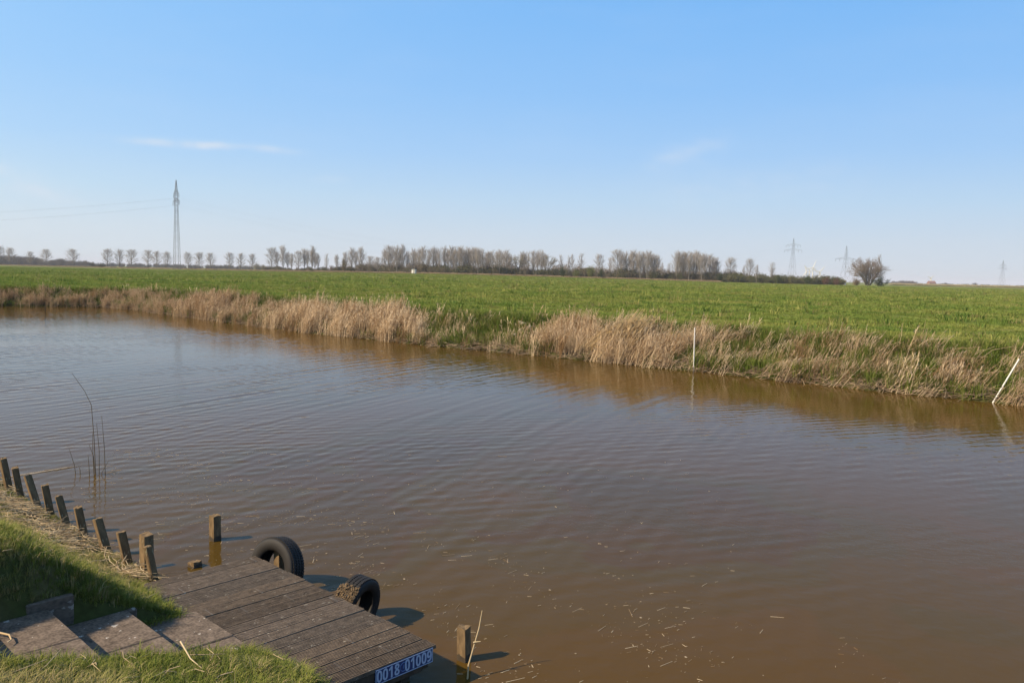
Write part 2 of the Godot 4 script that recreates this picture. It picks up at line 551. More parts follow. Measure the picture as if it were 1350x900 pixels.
func make_camera_and_light() -> void:
	var cam := Camera3D.new()
	cam.name = "camera"
	cam.fov = 44.866
	cam.near = 0.1
	cam.far = 30000.0
	cam.transform = Transform3D(Basis(Vector3.RIGHT, deg_to_rad(-4.6415)) * Basis(Vector3.BACK, deg_to_rad(1.2718)), Vector3(0, 3.0, 0))
	add_child(cam)
	cam.current = true
	var sun := DirectionalLight3D.new()
	sun.name = "sun"
	sun.light_energy = 1.6
	sun.light_color = Color(1.0, 0.91, 0.78)
	sun.light_angular_distance = 0.53
	sun.shadow_enabled = true
	add_child(sun)
	var el := deg_to_rad(39.0)
	var az := deg_to_rad(20.0)
	sun.look_at_from_position(Vector3.ZERO, Vector3(cos(el) * cos(az), -sin(el), -cos(el) * sin(az)), Vector3.UP)
	var env := Environment.new()
	env.background_mode = Environment.BG_SKY
	env.tonemap_mode = Environment.TONE_MAPPER_LINEAR
	env.tonemap_exposure = 1.6
	env.sdfgi_enabled = true
	env.ssao_enabled = true
	env.ssil_enabled = true
	env.fog_enabled = true
	env.fog_density = 0.00014
	env.fog_light_color = Color(0.95, 0.96, 1.0)
	var sky := Sky.new()
	var sm := PanoramaSkyMaterial.new()
	sm.panorama = ImageTexture.create_from_image(sky_image())
	sky.sky_material = sm
	env.sky = sky
	env.background_energy_multiplier = 0.62
	var we := WorldEnvironment.new()
	we.name = "world_environment"
	we.environment = env
	add_child(we)

func sky_image() -> Image:
	# clear spring sky: blue overhead, pale at the horizon, thin cirrus
	var w := 2048
	var h := 1024
	var stops := [[-90.0, 0.30, 0.31, 0.30], [-0.5, 0.62, 0.68, 0.73], [0.0, 0.67, 0.735, 0.79], [2.5, 0.615, 0.725, 0.83], [5.0, 0.51, 0.70, 0.89], [8.0, 0.39, 0.63, 0.94], [12.0, 0.295, 0.565, 0.95], [17.0, 0.225, 0.51, 0.94], [24.0, 0.165, 0.445, 0.90], [35.0, 0.115, 0.34, 0.77], [60.0, 0.08, 0.24, 0.61], [90.0, 0.07, 0.2, 0.53]]
	var data := PackedFloat32Array()
	data.resize(w * h * 3)
	var cn := FastNoiseLite.new()
	cn.seed = 5
	cn.frequency = 0.02
	cn.fractal_octaves = 4
	# wisps: [azimuth, elevation, half width, half height, tilt, strength]
	var wisps := [[-20.3, 7.75, 5.0, 0.18, 0.0, 0.8], [-22.6, 7.8, 1.8, 0.2, 0.06, 0.25], [11.5, 8.2, 2.6, 0.7, 0.25, 0.28], [-31.0, 4.9, 3.0, 0.7, -0.35, 0.4], [-12.5, 6.0, 1.4, 0.25, 0.0, 0.2], [16.0, 6.0, 7.0, 1.3, 0.1, 0.12], [-30.0, 2.5, 9.0, 1.6, 0.0, 0.14], [40.0, 12.0, 6.0, 0.8, 0.2, 0.25], [-60.0, 14.0, 8.0, 0.9, -0.1, 0.3], [150.0, 20.0, 9.0, 1.4, 0.1, 0.25]]
	for y in h:
		var e := 90.0 - (y + 0.5) * 180.0 / h
		var c := Vector3(0.5, 0.5, 0.5)
		for k in stops.size() - 1:
			if e <= stops[k + 1][0]:
				var f: float = (e - stops[k][0]) / (stops[k + 1][0] - stops[k][0])
				c = Vector3(stops[k][1], stops[k][2], stops[k][3]).lerp(Vector3(stops[k + 1][1], stops[k + 1][2], stops[k + 1][3]), f)
				break
		var ce := cos(deg_to_rad(e))
		var se := sin(deg_to_rad(e))
		for x in w:
			var az := (x + 0.5) / w * 360.0
			if az > 180.0:
				az -= 360.0
			# azimuth 0 is straight ahead; the sun stands at azimuth -110, 39 degrees up
			var q := c
			if e > -1.0:
				var cg := ce * 0.7771 * cos(deg_to_rad(az + 110.0)) + se * 0.6293
				var glow := pow(0.5 + 0.5 * cg, 4.0)
				q = c + Vector3(0.5, 0.52, 0.26) * glow - Vector3(0.02, 0.02, 0.01)
				var veil := 0.0
				if e > 0.0 and e < 30.0:
					for s in wisps:
						var dx: float = az - s[0]
						if absf(dx) > s[2] * 2.5:
							continue
						var dy: float = e - s[1] - dx * s[4] - 0.16 * cn.get_noise_2d(az * 12.0, 7.0)
						if absf(dy) > s[3] * 3.0:
							continue
						veil += s[5] * exp(-pow(dx / s[2], 4.0) - pow(dy / s[3], 2.0)) * clampf(0.65 + 0.9 * cn.get_noise_2d(az * 20.0, e * 60.0), 0.0, 1.4)
				veil += 0.05 * clampf(cn.get_noise_2d(az * 3.0, e * 14.0), 0.0, 1.0) * smooth(0.0, 6.0, e)
				q = q.lerp(Vector3(0.74, 0.80, 0.88), clampf(veil, 0.0, 0.8))
			var o := (y * w + x) * 3
			data[o] = q.x
			data[o + 1] = q.y
			data[o + 2] = q.z
	return Image.create_from_data(w, h, false, Image.FORMAT_RGBF, data.to_byte_array())

func make_materials() -> void:
	var earth := plain(Color(1, 1, 1), 0.95, 0.2)
	earth.vertex_color_use_as_albedo = true
	earth.albedo_texture = noise_tex(3, 0.03, 5, [[0.0, 0.45, 0.42, 0.4], [0.5, 0.8, 0.8, 0.75], [1.0, 1.0, 1.0, 0.95]])
	M.land = triplanar(earth, Vector3(0.22, 0.22, 0.22))
	M.near = triplanar(earth.duplicate(), Vector3(0.9, 0.9, 0.9))
	M.blade = tinted(0.75, Color(0.5, 0.6, 0.2))
	M.reed = tinted(0.8, Color(0.25, 0.2, 0.12))
	M.twig = tinted(0.9)
	var wood := plain(Color(1, 1, 1), 0.85, 0.3)
	wood.albedo_texture = weathered(31, Color(0.045, 0.032, 0.022), Color(0.27, 0.205, 0.148), 70, Color(0.5, 0.46, 0.38), 5.0)
	triplanar(wood, Vector3(1.6, 1.6, 0.9), false)
	M.planks = []
	for k in 9:
		var pm: StandardMaterial3D = wood.duplicate()
		var tone: float = [1.0, 0.84, 1.12, 0.95, 1.2, 0.78, 1.05, 0.9, 1.15][k]
		pm.albedo_color = lin(0.83 * tone, 0.83 * tone * [1.0, 0.98, 0.97, 1.02][k % 4], 0.83 * tone * [1.0, 0.95, 0.92, 1.04][k % 4])
		pm.uv1_offset = Vector3(0.137 * k, 0.31 * k, 0.223 * k)
		M.planks.append(pm)
	var post := plain(Color(1, 1, 1), 0.88, 0.25)
	post.albedo_texture = weathered(41, Color(0.05, 0.034, 0.019), Color(0.24, 0.165, 0.09), 30, Color(0.32, 0.3, 0.2), 5.0, 256)
	M.post = triplanar(post, Vector3(3.0, 0.8, 3.0), false)
	var wet := plain(Color(1, 1, 1), 0.7, 0.4)
	wet.albedo_texture = weathered(43, Color(0.02, 0.016, 0.012), Color(0.08, 0.06, 0.04), 10, Color(0.1, 0.1, 0.05), 5.0, 256)
	M.wet = triplanar(wet, Vector3(3.0, 0.8, 3.0), false)
	var slab := plain(Color(1, 1, 1), 0.92, 0.25)
	slab.albedo_texture = weathered(57, Color(0.035, 0.027, 0.021), Color(0.2, 0.155, 0.12), 60, Color(0.5, 0.47, 0.42), 1.0)
	M.slab = triplanar(slab, Vector3(0.8, 0.8, 0.8), true)
	M.rubber = plain(Color(0.017, 0.015, 0.014), 0.7, 0.4)
	M.mud = plain(Color(0.13, 0.092, 0.056), 0.95, 0.1)
	M.blue = plain(Color(0.008, 0.038, 0.125), 0.35, 0.5)
	M.paleblue = plain(Color(0.33, 0.42, 0.55), 0.4, 0.5)
	M.white = plain(Color(0.62, 0.6, 0.56), 0.6, 0.4)
	M.steel = plain(Color(0.11, 0.115, 0.12), 0.6, 0.5)
	M.bark = tinted(0.95)

# ---------------------------------------------------------------- ground
func grid_mesh(cols: PackedFloat64Array, rows: PackedFloat64Array, at: Callable, tint: Callable) -> ArrayMesh:
	var nc := cols.size()
	var nr := rows.size()
	var p := PackedVector3Array()
	p.resize(nc * nr)
	var c := PackedColorArray()
	c.resize(nc * nr)
	for r in nr:
		for k in nc:
			var q: Vector3 = at.call(cols[k], rows[r])
			p[r * nc + k] = q
			c[r * nc + k] = tint.call(cols[k], rows[r], q)
	var n := PackedVector3Array()
	n.resize(nc * nr)
	for r in nr:
		for k in nc:
			var a := p[r * nc + mini(k + 1, nc - 1)] - p[r * nc + maxi(k - 1, 0)]
			var b := p[mini(r + 1, nr - 1) * nc + k] - p[maxi(r - 1, 0) * nc + k]
			var q := a.cross(b).normalized()
			n[r * nc + k] = q if q.y > 0.0 else -q
	var i := PackedInt32Array()
	var a0 := p[1] - p[0]
	var b0 := p[nc] - p[0]
	var flip := b0.cross(a0).y < 0.0
	for r in nr - 1:
		for k in nc - 1:
			var j := r * nc + k
			if flip:
				i.append_array([j, j + nc, j + 1, j + 1, j + nc, j + nc + 1])
			else:
				i.append_array([j, j + 1, j + nc, j + 1, j + nc + 1, j + nc])
	var arr := []
	arr.resize(Mesh.ARRAY_MAX)
	arr[Mesh.ARRAY_VERTEX] = p
	arr[Mesh.ARRAY_NORMAL] = n
	arr[Mesh.ARRAY_COLOR] = c
	arr[Mesh.ARRAY_INDEX] = i
	var am := ArrayMesh.new()
	am.add_surface_from_arrays(Mesh.PRIMITIVE_TRIANGLES, arr)
	return am

func field_tint(x: float, d: float) -> Color:
	# patches of fresh and older grass
	var k := nz2.get_noise_2d(x * 1.5, d * 3.0) * 0.5 + 0.5
	var c := Color(0.155, 0.185, 0.042).lerp(Color(0.2, 0.21, 0.055), smooth(0.35, 0.75, k))
	var k2 := nz2.get_noise_2d(x * 0.35 + 900.0, d * 1.3) * 0.5 + 0.5
	c = c.lerp(Color(0.21, 0.2, 0.06), 0.6 * smooth(0.5, 0.8, k2))
	# ranker, darker growth in drifts
	var k3 := nz.get_noise_2d(x * 1.1 + 40.0, d * 2.6)
	return c.lerp(Color(0.075, 0.12, 0.024), 0.6 * smooth(0.12, 0.5, k3)).lerp(Color(0.24, 0.225, 0.07), 0.45 * smooth(0.18, 0.5, -k3))

func make_far_land() -> void:
	var cols := PackedFloat64Array()
	for e in [11000, 7000, 4500, 2800, 1800, 1200, 800, 540, 380, 280, 210, 170, 140]:
		cols.append(-float(e))
	var x := -120.0
	while x < 12.0:
		cols.append(x)
		x += 0.3 if x > -72.0 else 1.5
	for e in [14, 18, 25, 40, 70, 120, 200, 350, 600, 1000, 1800, 3500]:
		cols.append(float(e))
	var rows := PackedFloat64Array([-1.6, -0.8, -0.3, 0.0, 0.04, 0.1, 0.16, 0.25, 0.4])
	var w := 0.6
	while w < 12000.0:
		rows.append(w)
		w += clampf(w * 0.05, 0.22, 600.0)
	var at := func(u: float, ww: float) -> Vector3: return UW(u, ww)
	var tint := func(u: float, ww: float, q: Vector3) -> Color:
		var d := -q.z
		var g := field_tint(q.x, d)
		if ww < 4.0:
			var k := nz.get_noise_2d(u * 14.0, ww * 30.0) * 0.5 + 0.5
			var bank := Color(0.05, 0.038, 0.022).lerp(Color(0.075, 0.08, 0.028), smooth(0.3, 0.75, k + ww * 0.12))
			g = bank.lerp(g, smooth(1.8, 3.8, ww + k))
		return g
	tag(obj("field", grid_mesh(cols, rows, at, tint), M.land), "wide flat green meadow beyond the canal reaching to the horizon", "field", "", "structure")

func make_near_bank() -> void:
	var cols := PackedFloat64Array([-150, -90, -55, -38, -28, -22, -18, -16])
	var t := -15.0
	while t < -2.0:
		cols.append(t)
		t += 0.06 if t < -6.7 or t > -4.8 else 0.04
	cols.append_array(PackedFloat64Array([-1.5, -1, 0, 2, 5, 10, 25, 60]))
	var rows := PackedFloat64Array([-90, -50, -25, -12, -6, -3, -1.5, -0.8, -0.3])
	var v := 0.0
	while v < 3.6:
		rows.append(v)
		v += 0.04
	var at := func(a: float, b: float) -> Vector3: return J(a, b, near_h(a, b))
	var tint := func(a: float, b: float, q: Vector3) -> Color:
		var k := nz.get_noise_2d(a * 30.0, b * 30.0) * 0.5 + 0.5
		var c := Color(0.07, 0.075, 0.025).lerp(Color(0.12, 0.1, 0.05), smooth(0.4, 0.7, k))
		return c.lerp(Color(0.05, 0.037, 0.024), smooth(0.22, 0.05, q.y))
	tag(obj("near_bank", grid_mesh(cols, rows, at, tint), M.near), "grassy near bank beside the jetty", "bank", "", "structure")

func make_water() -> void:
	# long, low wave trains as geometry; the finest ripples are relief of the material
	var rng := RandomNumberGenerator.new()
	rng.seed = 77
	var waves := []   # [kx, kd, amplitude, phase, is_train]
	for j in 5:
		var ang := deg_to_rad(rng.randf_range(-34.0, -25.0))
		var lam := [0.36, 0.42, 0.5, 0.62, 0.33][j] as float
		waves.append([cos(ang) * TAU / lam, sin(ang) * TAU / lam, 0.018 * lam / TAU, rng.randf() * TAU, 1])
	for j in 14:
		var ang := deg_to_rad(-50.0 + rng.randf_range(-48.0, 48.0))
		var lam := rng.randf_range(0.2, 0.34) if j < 9 else rng.randf_range(0.4, 0.9)
		waves.append([cos(ang) * TAU / lam, sin(ang) * TAU / lam, (0.0125 if j < 9 else 0.0055) * lam / TAU, rng.randf() * TAU, 0])
	var cols := PackedFloat64Array([-320, -220, -150, -110, -90])
	var u := -80.0
	while u < 12.0:
		cols.append(u)
		u += 0.065 if u > -38.0 else 0.16
	cols.append_array(PackedFloat64Array([14, 20, 40, 90]))
	var rows := PackedFloat64Array([-60, -30, -10, -3])
	var v := 0.0
	while v < 31.0:
		rows.append(v)
		v += 0.07
	rows.append(40.0)
	var nc := cols.size()
	var nr := rows.size()
	var p := PackedVector3Array()
	p.resize(nc * nr)
	var n := PackedVector3Array()
	n.resize(nc * nr)
	var silt := PackedColorArray()
	silt.resize(nc * nr)
	for r in nr:
		var vv := rows[r]
		for k in nc:
			var uu := cols[k]
			var x := 0.8 * uu + 0.6 * vv
			var d := -0.6 * uu + 0.8 * vv
			var y := 0.0
			var gx := 0.0
			var gd := 0.0
			if uu > -79.0 and uu < 11.9 and vv > -1.0 and vv < 30.9:
				var bend := 0.9 * nz2.get_noise_2d(x * 3.0, d * 3.0)
				var e1 := smooth(-0.35, 0.45, nz2.get_noise_2d(x * 4.0 + 300.0, d * 4.0)) * (0.35 + 0.65 * smooth(4.0, -6.0, x))
				var e2 := 0.3 + 0.9 * smooth(-0.35, 0.45, nz2.get_noise_2d(x * 5.0, d * 5.0 + 800.0))
				for q in waves:
					var ph: float = q[0] * x + q[1] * d + q[3] + bend * (9.0 if q[4] == 1 else 5.0)
					var amp: float = q[2] * (e1 if q[4] == 1 else e2)
					y += amp * sin(ph)
					var s := amp * cos(ph)
					gx += s * q[0]
					gd += s * q[1]
			# drifting silt: the water is muddier in some patches than in others
			var mud := smooth(-0.5, 0.5, nz2.get_noise_2d(x * 6.0 + 50.0, d * 6.0) + 0.5 * nz.get_noise_2d(x * 4.0, d * 4.0))
			silt[r * nc + k] = Color(0.060, 0.0375, 0.0095).lerp(Color(0.074, 0.043, 0.0105), mud)
			p[r * nc + k] = Vector3(x, y, -d)
			n[r * nc + k] = Vector3(-gx, 1.0, gd).normalized()
	var i := PackedInt32Array()
	i.resize((nc - 1) * (nr - 1) * 6)
	var o := 0
	for r in nr - 1:
		for k in nc - 1:
			var j := r * nc + k
			i[o] = j; i[o + 1] = j + nc; i[o + 2] = j + 1
			i[o + 3] = j + 1; i[o + 4] = j + nc; i[o + 5] = j + nc + 1
			o += 6
	# u runs right-near and v right-far: check the winding once
	if (p[1] - p[0]).cross(p[nc] - p[0]).y > 0.0:
		pass
	else:
		i.reverse()
	var arr := []
	arr.resize(Mesh.ARRAY_MAX)
	arr[Mesh.ARRAY_VERTEX] = p
	arr[Mesh.ARRAY_NORMAL] = n
	arr[Mesh.ARRAY_COLOR] = silt
	arr[Mesh.ARRAY_INDEX] = i
	var am := ArrayMesh.new()
	am.add_surface_from_arrays(Mesh.PRIMITIVE_TRIANGLES, arr)
	var m := plain(Color(1, 1, 1), 0.025, 0.155)
	m.vertex_color_use_as_albedo = true
	m.normal_enabled = true
	m.normal_texture = noise_tex(9, 0.03, 4, [], 1024, FastNoiseLite.TYPE_SIMPLEX_SMOOTH, 6.0)
	m.normal_scale = 0.06
	triplanar(m, Vector3(0.16, 0.16, 0.2))
	tag(obj("water", am, m), "calm brown canal water with fine ripples", "water", "", "structure")

# ---------------------------------------------------------------- the near bank's things
func make_steps() -> void:
	var s := base("garden_steps", J(-5.5, 1.8, 0.6), "weathered concrete slab steps leading down the grassy bank to the jetty", "steps")
	var inv := s.transform.affine_inverse()
	var rng := RandomNumberGenerator.new()
	rng.seed = 3
	for k in 6:
		var nose := 2.85 - 0.52 * k
		var top := 0.34 + 0.15 * k
		for half in 2:
			var t0: float = [-6.06, -5.445][half]
			var t1: float = [-5.455, -4.9][half]
			var b := jbasis() * Basis.from_euler(Vector3(rng.randf_range(-0.012, 0.012), 0, rng.randf_range(-0.012, 0.012)))
			var mb := MB.new()
			mb.box(Transform3D(b, J((t0 + t1) / 2, nose - 0.275, top - 0.03 + rng.randf_range(-0.004, 0.004))), Vector3(t1 - t0, 0.06, 0.55), 0.007)
			obj("slab", mb.mesh(), M.slab, s).transform = inv
		var mr := MB.new()
		mr.box(Transform3D(jbasis(), J(-5.48, nose - 0.03, top - 0.14)), Vector3(1.14, 0.155, 0.035), 0.004)
		obj("riser", mr.mesh(), M.slab, s).transform = inv
	# side boards that hold the bank back at the far end of the treads
	var sb := MB.new()
	sb.box(Transform3D(jbasis(), J(-6.1, 1.83, 0.47)), Vector3(0.05, 0.46, 0.3), 0.008)
	obj("side_board", sb.mesh(), M.slab, s).transform = inv
	var sb2 := MB.new()
	sb2.box(Transform3D(jbasis(), J(-6.1, 2.36, 0.26)), Vector3(0.07, 0.44, 0.1), 0.01)
	obj("side_board", sb2.mesh(), M.slab, s).transform = inv

func plank_mesh(width: float, length: float, rng: RandomNumberGenerator) -> ArrayMesh:
	# a grooved deck board: its section drawn across x, extruded along z
	var prof := PackedVector2Array()
	var n := 8
	var pitch := width / n
	prof.append(Vector2(-width / 2, -0.026))
	for k in n:
		var x0 := -width / 2 + k * pitch
		var j := rng.randf_range(-0.0006, 0.0006)
		prof.append(Vector2(x0 + 0.0004, -0.009 if k else -0.003))
		prof.append(Vector2(x0 + pitch * 0.16, j))
		prof.append(Vector2(x0 + pitch * 0.62, j))
		prof.append(Vector2(x0 + pitch * 0.78, -0.009 if k < n - 1 else -0.003))
	prof.append(Vector2(width / 2, -0.026))
	var mb := MB.new()
	var h := length / 2
	var bow := rng.randf_range(-0.003, 0.003)
	for k in prof.size():
		var a := prof[k]
		var b := prof[(k + 1) % prof.size()]
		var mid := Vector3((a.x + b.x) / 2, -0.02, 0)
		if k == 0 or k == prof.size() - 2:
			mid = Vector3(0, -0.013, 0)
		elif k == prof.size() - 1:
			mid = Vector3(0, 1, 0)
		mb.out_flat([Vector3(a.x, a.y, -h), Vector3(b.x, b.y, -h), Vector3(b.x, b.y + bow, h), Vector3(a.x, a.y + bow, h)], mid)
	var tris := Geometry2D.triangulate_polygon(prof)
	for z in [-h, h]:
		for k in range(0, tris.size(), 3):
			var q := []
			for e in 3:
				var a := prof[tris[k + e]]
				q.append(Vector3(a.x, a.y + (bow if z > 0 else 0.0), z))
			mb.out_flat(q, Vector3(0, 0, 0))
	return mb.mesh()

func make_jetty() -> void:
	var o := base("jetty", J(-5.68, 3.3, 0.0), "small weathered jetty of grooved grey planks at the canal edge", "jetty")
	var inv := o.transform.affine_inverse()
	var rng := RandomNumberGenerator.new()
	rng.seed = 8
	var t := -6.975
	var n := 18
	var pitch := 2.59 / n
	var variants := []
	for k in 6:
		variants.append(plank_mesh(pitch - 0.011, 1.36, rng))
	for k in n:
		var b := jbasis() * Basis.from_euler(Vector3(rng.randf_range(-0.004, 0.004), rng.randf_range(-0.003, 0.003), rng.randf_range(-0.008, 0.008)))
		var c := obj("plank", variants[k % 6], M.planks[(k * 4) % 9], o)
		c.transform = inv * Transform3D(b, J(t + (k + 0.5) * pitch, 3.19 + rng.randf_range(-0.006, 0.006), 0.3 + rng.randf_range(-0.003, 0.003)))
	for e in [[-5.68, 3.8, 2.52, 0.06, true], [-5.68, 2.75, 2.52, 0.06, true], [-4.43, 3.26, 0.06, 1.0, true], [-6.92, 3.26, 0.06, 1.0, true]]:
		var mb := MB.new()
		mb.box(Transform3D(jbasis(), J(e[0], e[1], 0.2)), Vector3(e[2], 0.14, e[3]), 0.006)
		obj("beam", mb.mesh(), M.wet, o).transform = inv
	for e in [[-6.75, 3.72], [-4.6, 3.72], [-6.75, 2.9], [-4.6, 2.9], [-5.68, 3.72]]:
		var mb := MB.new()
		mb.box(Transform3D(jbasis(), J(e[0], e[1], -0.26)), Vector3(0.1, 1.06, 0.1), 0.008)
		obj("leg", mb.mesh(), M.wet, o).transform = inv
	make_number_plate()
	make_tyre(J(-6.82, 4.0, 0.185), 0.22, -0.2, 0.285, "worn black car tyre hung upright at the jetty's far outer corner", false, 3)
	make_tyre(J(-5.66, 4.08, 0.145), 1.9, 0.15, 0.25, "muddy black car tyre hung midway along the jetty's outer edge", true, 4)

func make_number_plate() -> void:
	# blue registration plate screwed to the end beam; its letters stand a millimetre proud
	var bas := Basis(Vector3(0.6899, 0, -0.7239), Vector3.UP, Vector3(0.7239, 0, 0.6899))
	var o := base("number_plate", J(-4.392, 3.585, 0.232), "blue mooring number plate with pale digits on the jetty's end", "sign")
	o.basis = bas
	var mb := MB.new()
	mb.box(Transform3D(Basis(), Vector3.ZERO), Vector3(0.52, 0.11, 0.006), 0.002)
	obj("plate", mb.mesh(), M.blue, o)
	var fr := MB.new()
	for s in [-1.0, 1.0]:
		fr.box(Transform3D(Basis(), Vector3(0, s * 0.0495, 0.0035)), Vector3(0.512, 0.005, 0.003))
		fr.box(Transform3D(Basis(), Vector3(s * 0.2535, 0, 0.0035)), Vector3(0.005, 0.094, 0.003))
	obj("rim", fr.mesh(), M.paleblue, o)
	var font := SystemFont.new()
	font.font_names = PackedStringArray(["Droid Sans"])
	font.font_weight = 700
	for w in [["0018", -0.148], ["01009", 0.122]]:
		var tm := TextMesh.new()
		tm.text = w[0]
		tm.font = font
		tm.font_size = 64
		tm.pixel_size = 0.0016
		tm.depth = 0.002
		var c := obj("lettering", tm, M.paleblue, o)
		c.position = Vector3(w[1], -0.001, 0.0042)
		c.scale = Vector3(0.9, 1.12, 1.0)
	var ring := MB.new()
	var pts := []
	var rad := []
	for k in 25:
		pts.append(Vector3(cos(TAU * k / 24.0) * 0.031 - 0.013, sin(TAU * k / 24.0) * 0.031, 0.0035))
		rad.append(0.0022)
	ring.tube(pts, rad, 5, false)
	ring.box(Transform3D(Basis(), Vector3(-0.013, 0, 0.0035)), Vector3(0.005, 0.028, 0.002))
	obj("emblem", ring.mesh(), plain(Color(0.1, 0.2, 0.42), 0.4, 0.5), o)

func make_tyre(at: Vector3, yaw: float, tilt: float, r: float, label: String, muddy: bool, seed_: int) -> void:
	# a tyre whose axle points across the jetty's edge, turned by yaw and tilted
	var o := base("car_tyre", at, label, "tyre", "old tyres used as fenders")
	var toland := Vector3(-0.6899, 0, 0.7239)
	var along := Vector3(0.7239, 0, 0.6899)
	var axle := (toland * cos(yaw) + along * sin(yaw)).normalized()
	var side := Vector3.UP.cross(axle).normalized()
	var bas := Basis(side, Vector3.UP, axle) * Basis(Vector3.RIGHT, tilt)
	o.basis = bas
	# section: half width .09, tread at r, bead at .56 r
	var hw := 0.088
	var sec := [Vector2(-hw * 0.75, r * 0.6), Vector2(-hw, r * 0.7), Vector2(-hw * 1.04, r * 0.82), Vector2(-hw * 0.98, r * 0.93), Vector2(-hw * 0.82, r * 0.985), Vector2(-hw * 0.4, r), Vector2(0, r * 1.004), Vector2(hw * 0.4, r), Vector2(hw * 0.82, r * 0.985), Vector2(hw * 0.98, r * 0.93), Vector2(hw * 1.04, r * 0.82), Vector2(hw, r * 0.7), Vector2(hw * 0.75, r * 0.6), Vector2(hw * 0.68, r * 0.62), Vector2(hw * 0.86, r * 0.78), Vector2(hw * 0.7, r * 0.92), Vector2(-hw * 0.7, r * 0.92), Vector2(-hw * 0.86, r * 0.78), Vector2(-hw * 0.68, r * 0.62)]
	var body := MB.new()
	var ns := 64
	var m := sec.size()
	for s in ns:
		var a := TAU * s / ns
		for k in m:
			var q: Vector2 = sec[k]
			var tang: Vector2 = (sec[(k + 1) % m] - sec[(k + m - 1) % m]).normalized()
			var nn := Vector2(-tang.y, tang.x)
			var dir := Vector3(cos(a), sin(a), 0)
			body.vert(dir * q.y + Vector3(0, 0, q.x), (dir * nn.y + Vector3(0, 0, nn.x)).normalized())
	for s in ns:
		for k in m:
			var a0 := s * m + k
			var a1 := s * m + (k + 1) % m
			var b0 := ((s + 1) % ns) * m + k
			var b1 := ((s + 1) % ns) * m + (k + 1) % m
			body.face(a0, a1, b1)
			body.face(a0, b1, b0)
	obj("casing", body.mesh(), M.rubber, o)
	var tread := MB.new()
	for s in 72:
		var a := TAU * s / 72
		for row in 4:
			var z := (-0.6 + 0.4 * row) * hw
			var sk := 0.35 if row % 2 else -0.35
			var b := Basis(Vector3(0, 0, 1), a + 0.02 * row) * Basis(Vector3(1, 0, 0), sk)
			tread.box(Transform3D(b, b * Vector3(r + 0.002, 0, 0) * Vector3(1, 1, 0) + Vector3(0, 0, z)), Vector3(0.011, 0.019, 0.028))
	var tr := obj("tread", tread.mesh(), M.rubber, o)
	tr.set_meta("kind", "stuff")
	if muddy:
		# a crust of dried mud and bits on the left shoulder
		var rng := RandomNumberGenerator.new()
		rng.seed = seed_
		var mud := MB.new()
		for k in 260:
			var a := PI * 0.74 + rng.randf_range(-0.28, 0.4)
			var z := rng.randf_range(-1.0, 1.0) * hw
			var c := Vector3(cos(a), sin(a), 0) * (r + rng.randf_range(0.0, 0.014)) + Vector3(0, 0, z)
			mud.box(Transform3D(Basis.from_euler(Vector3(rng.randf() * 6, rng.randf() * 6, rng.randf() * 6)), c), Vector3(rng.randf_range(0.008, 0.028), rng.randf_range(0.006, 0.018), rng.randf_range(0.006, 0.02)))
		obj("mud", mud.mesh(), M.mud, o).set_meta("kind", "stuff")

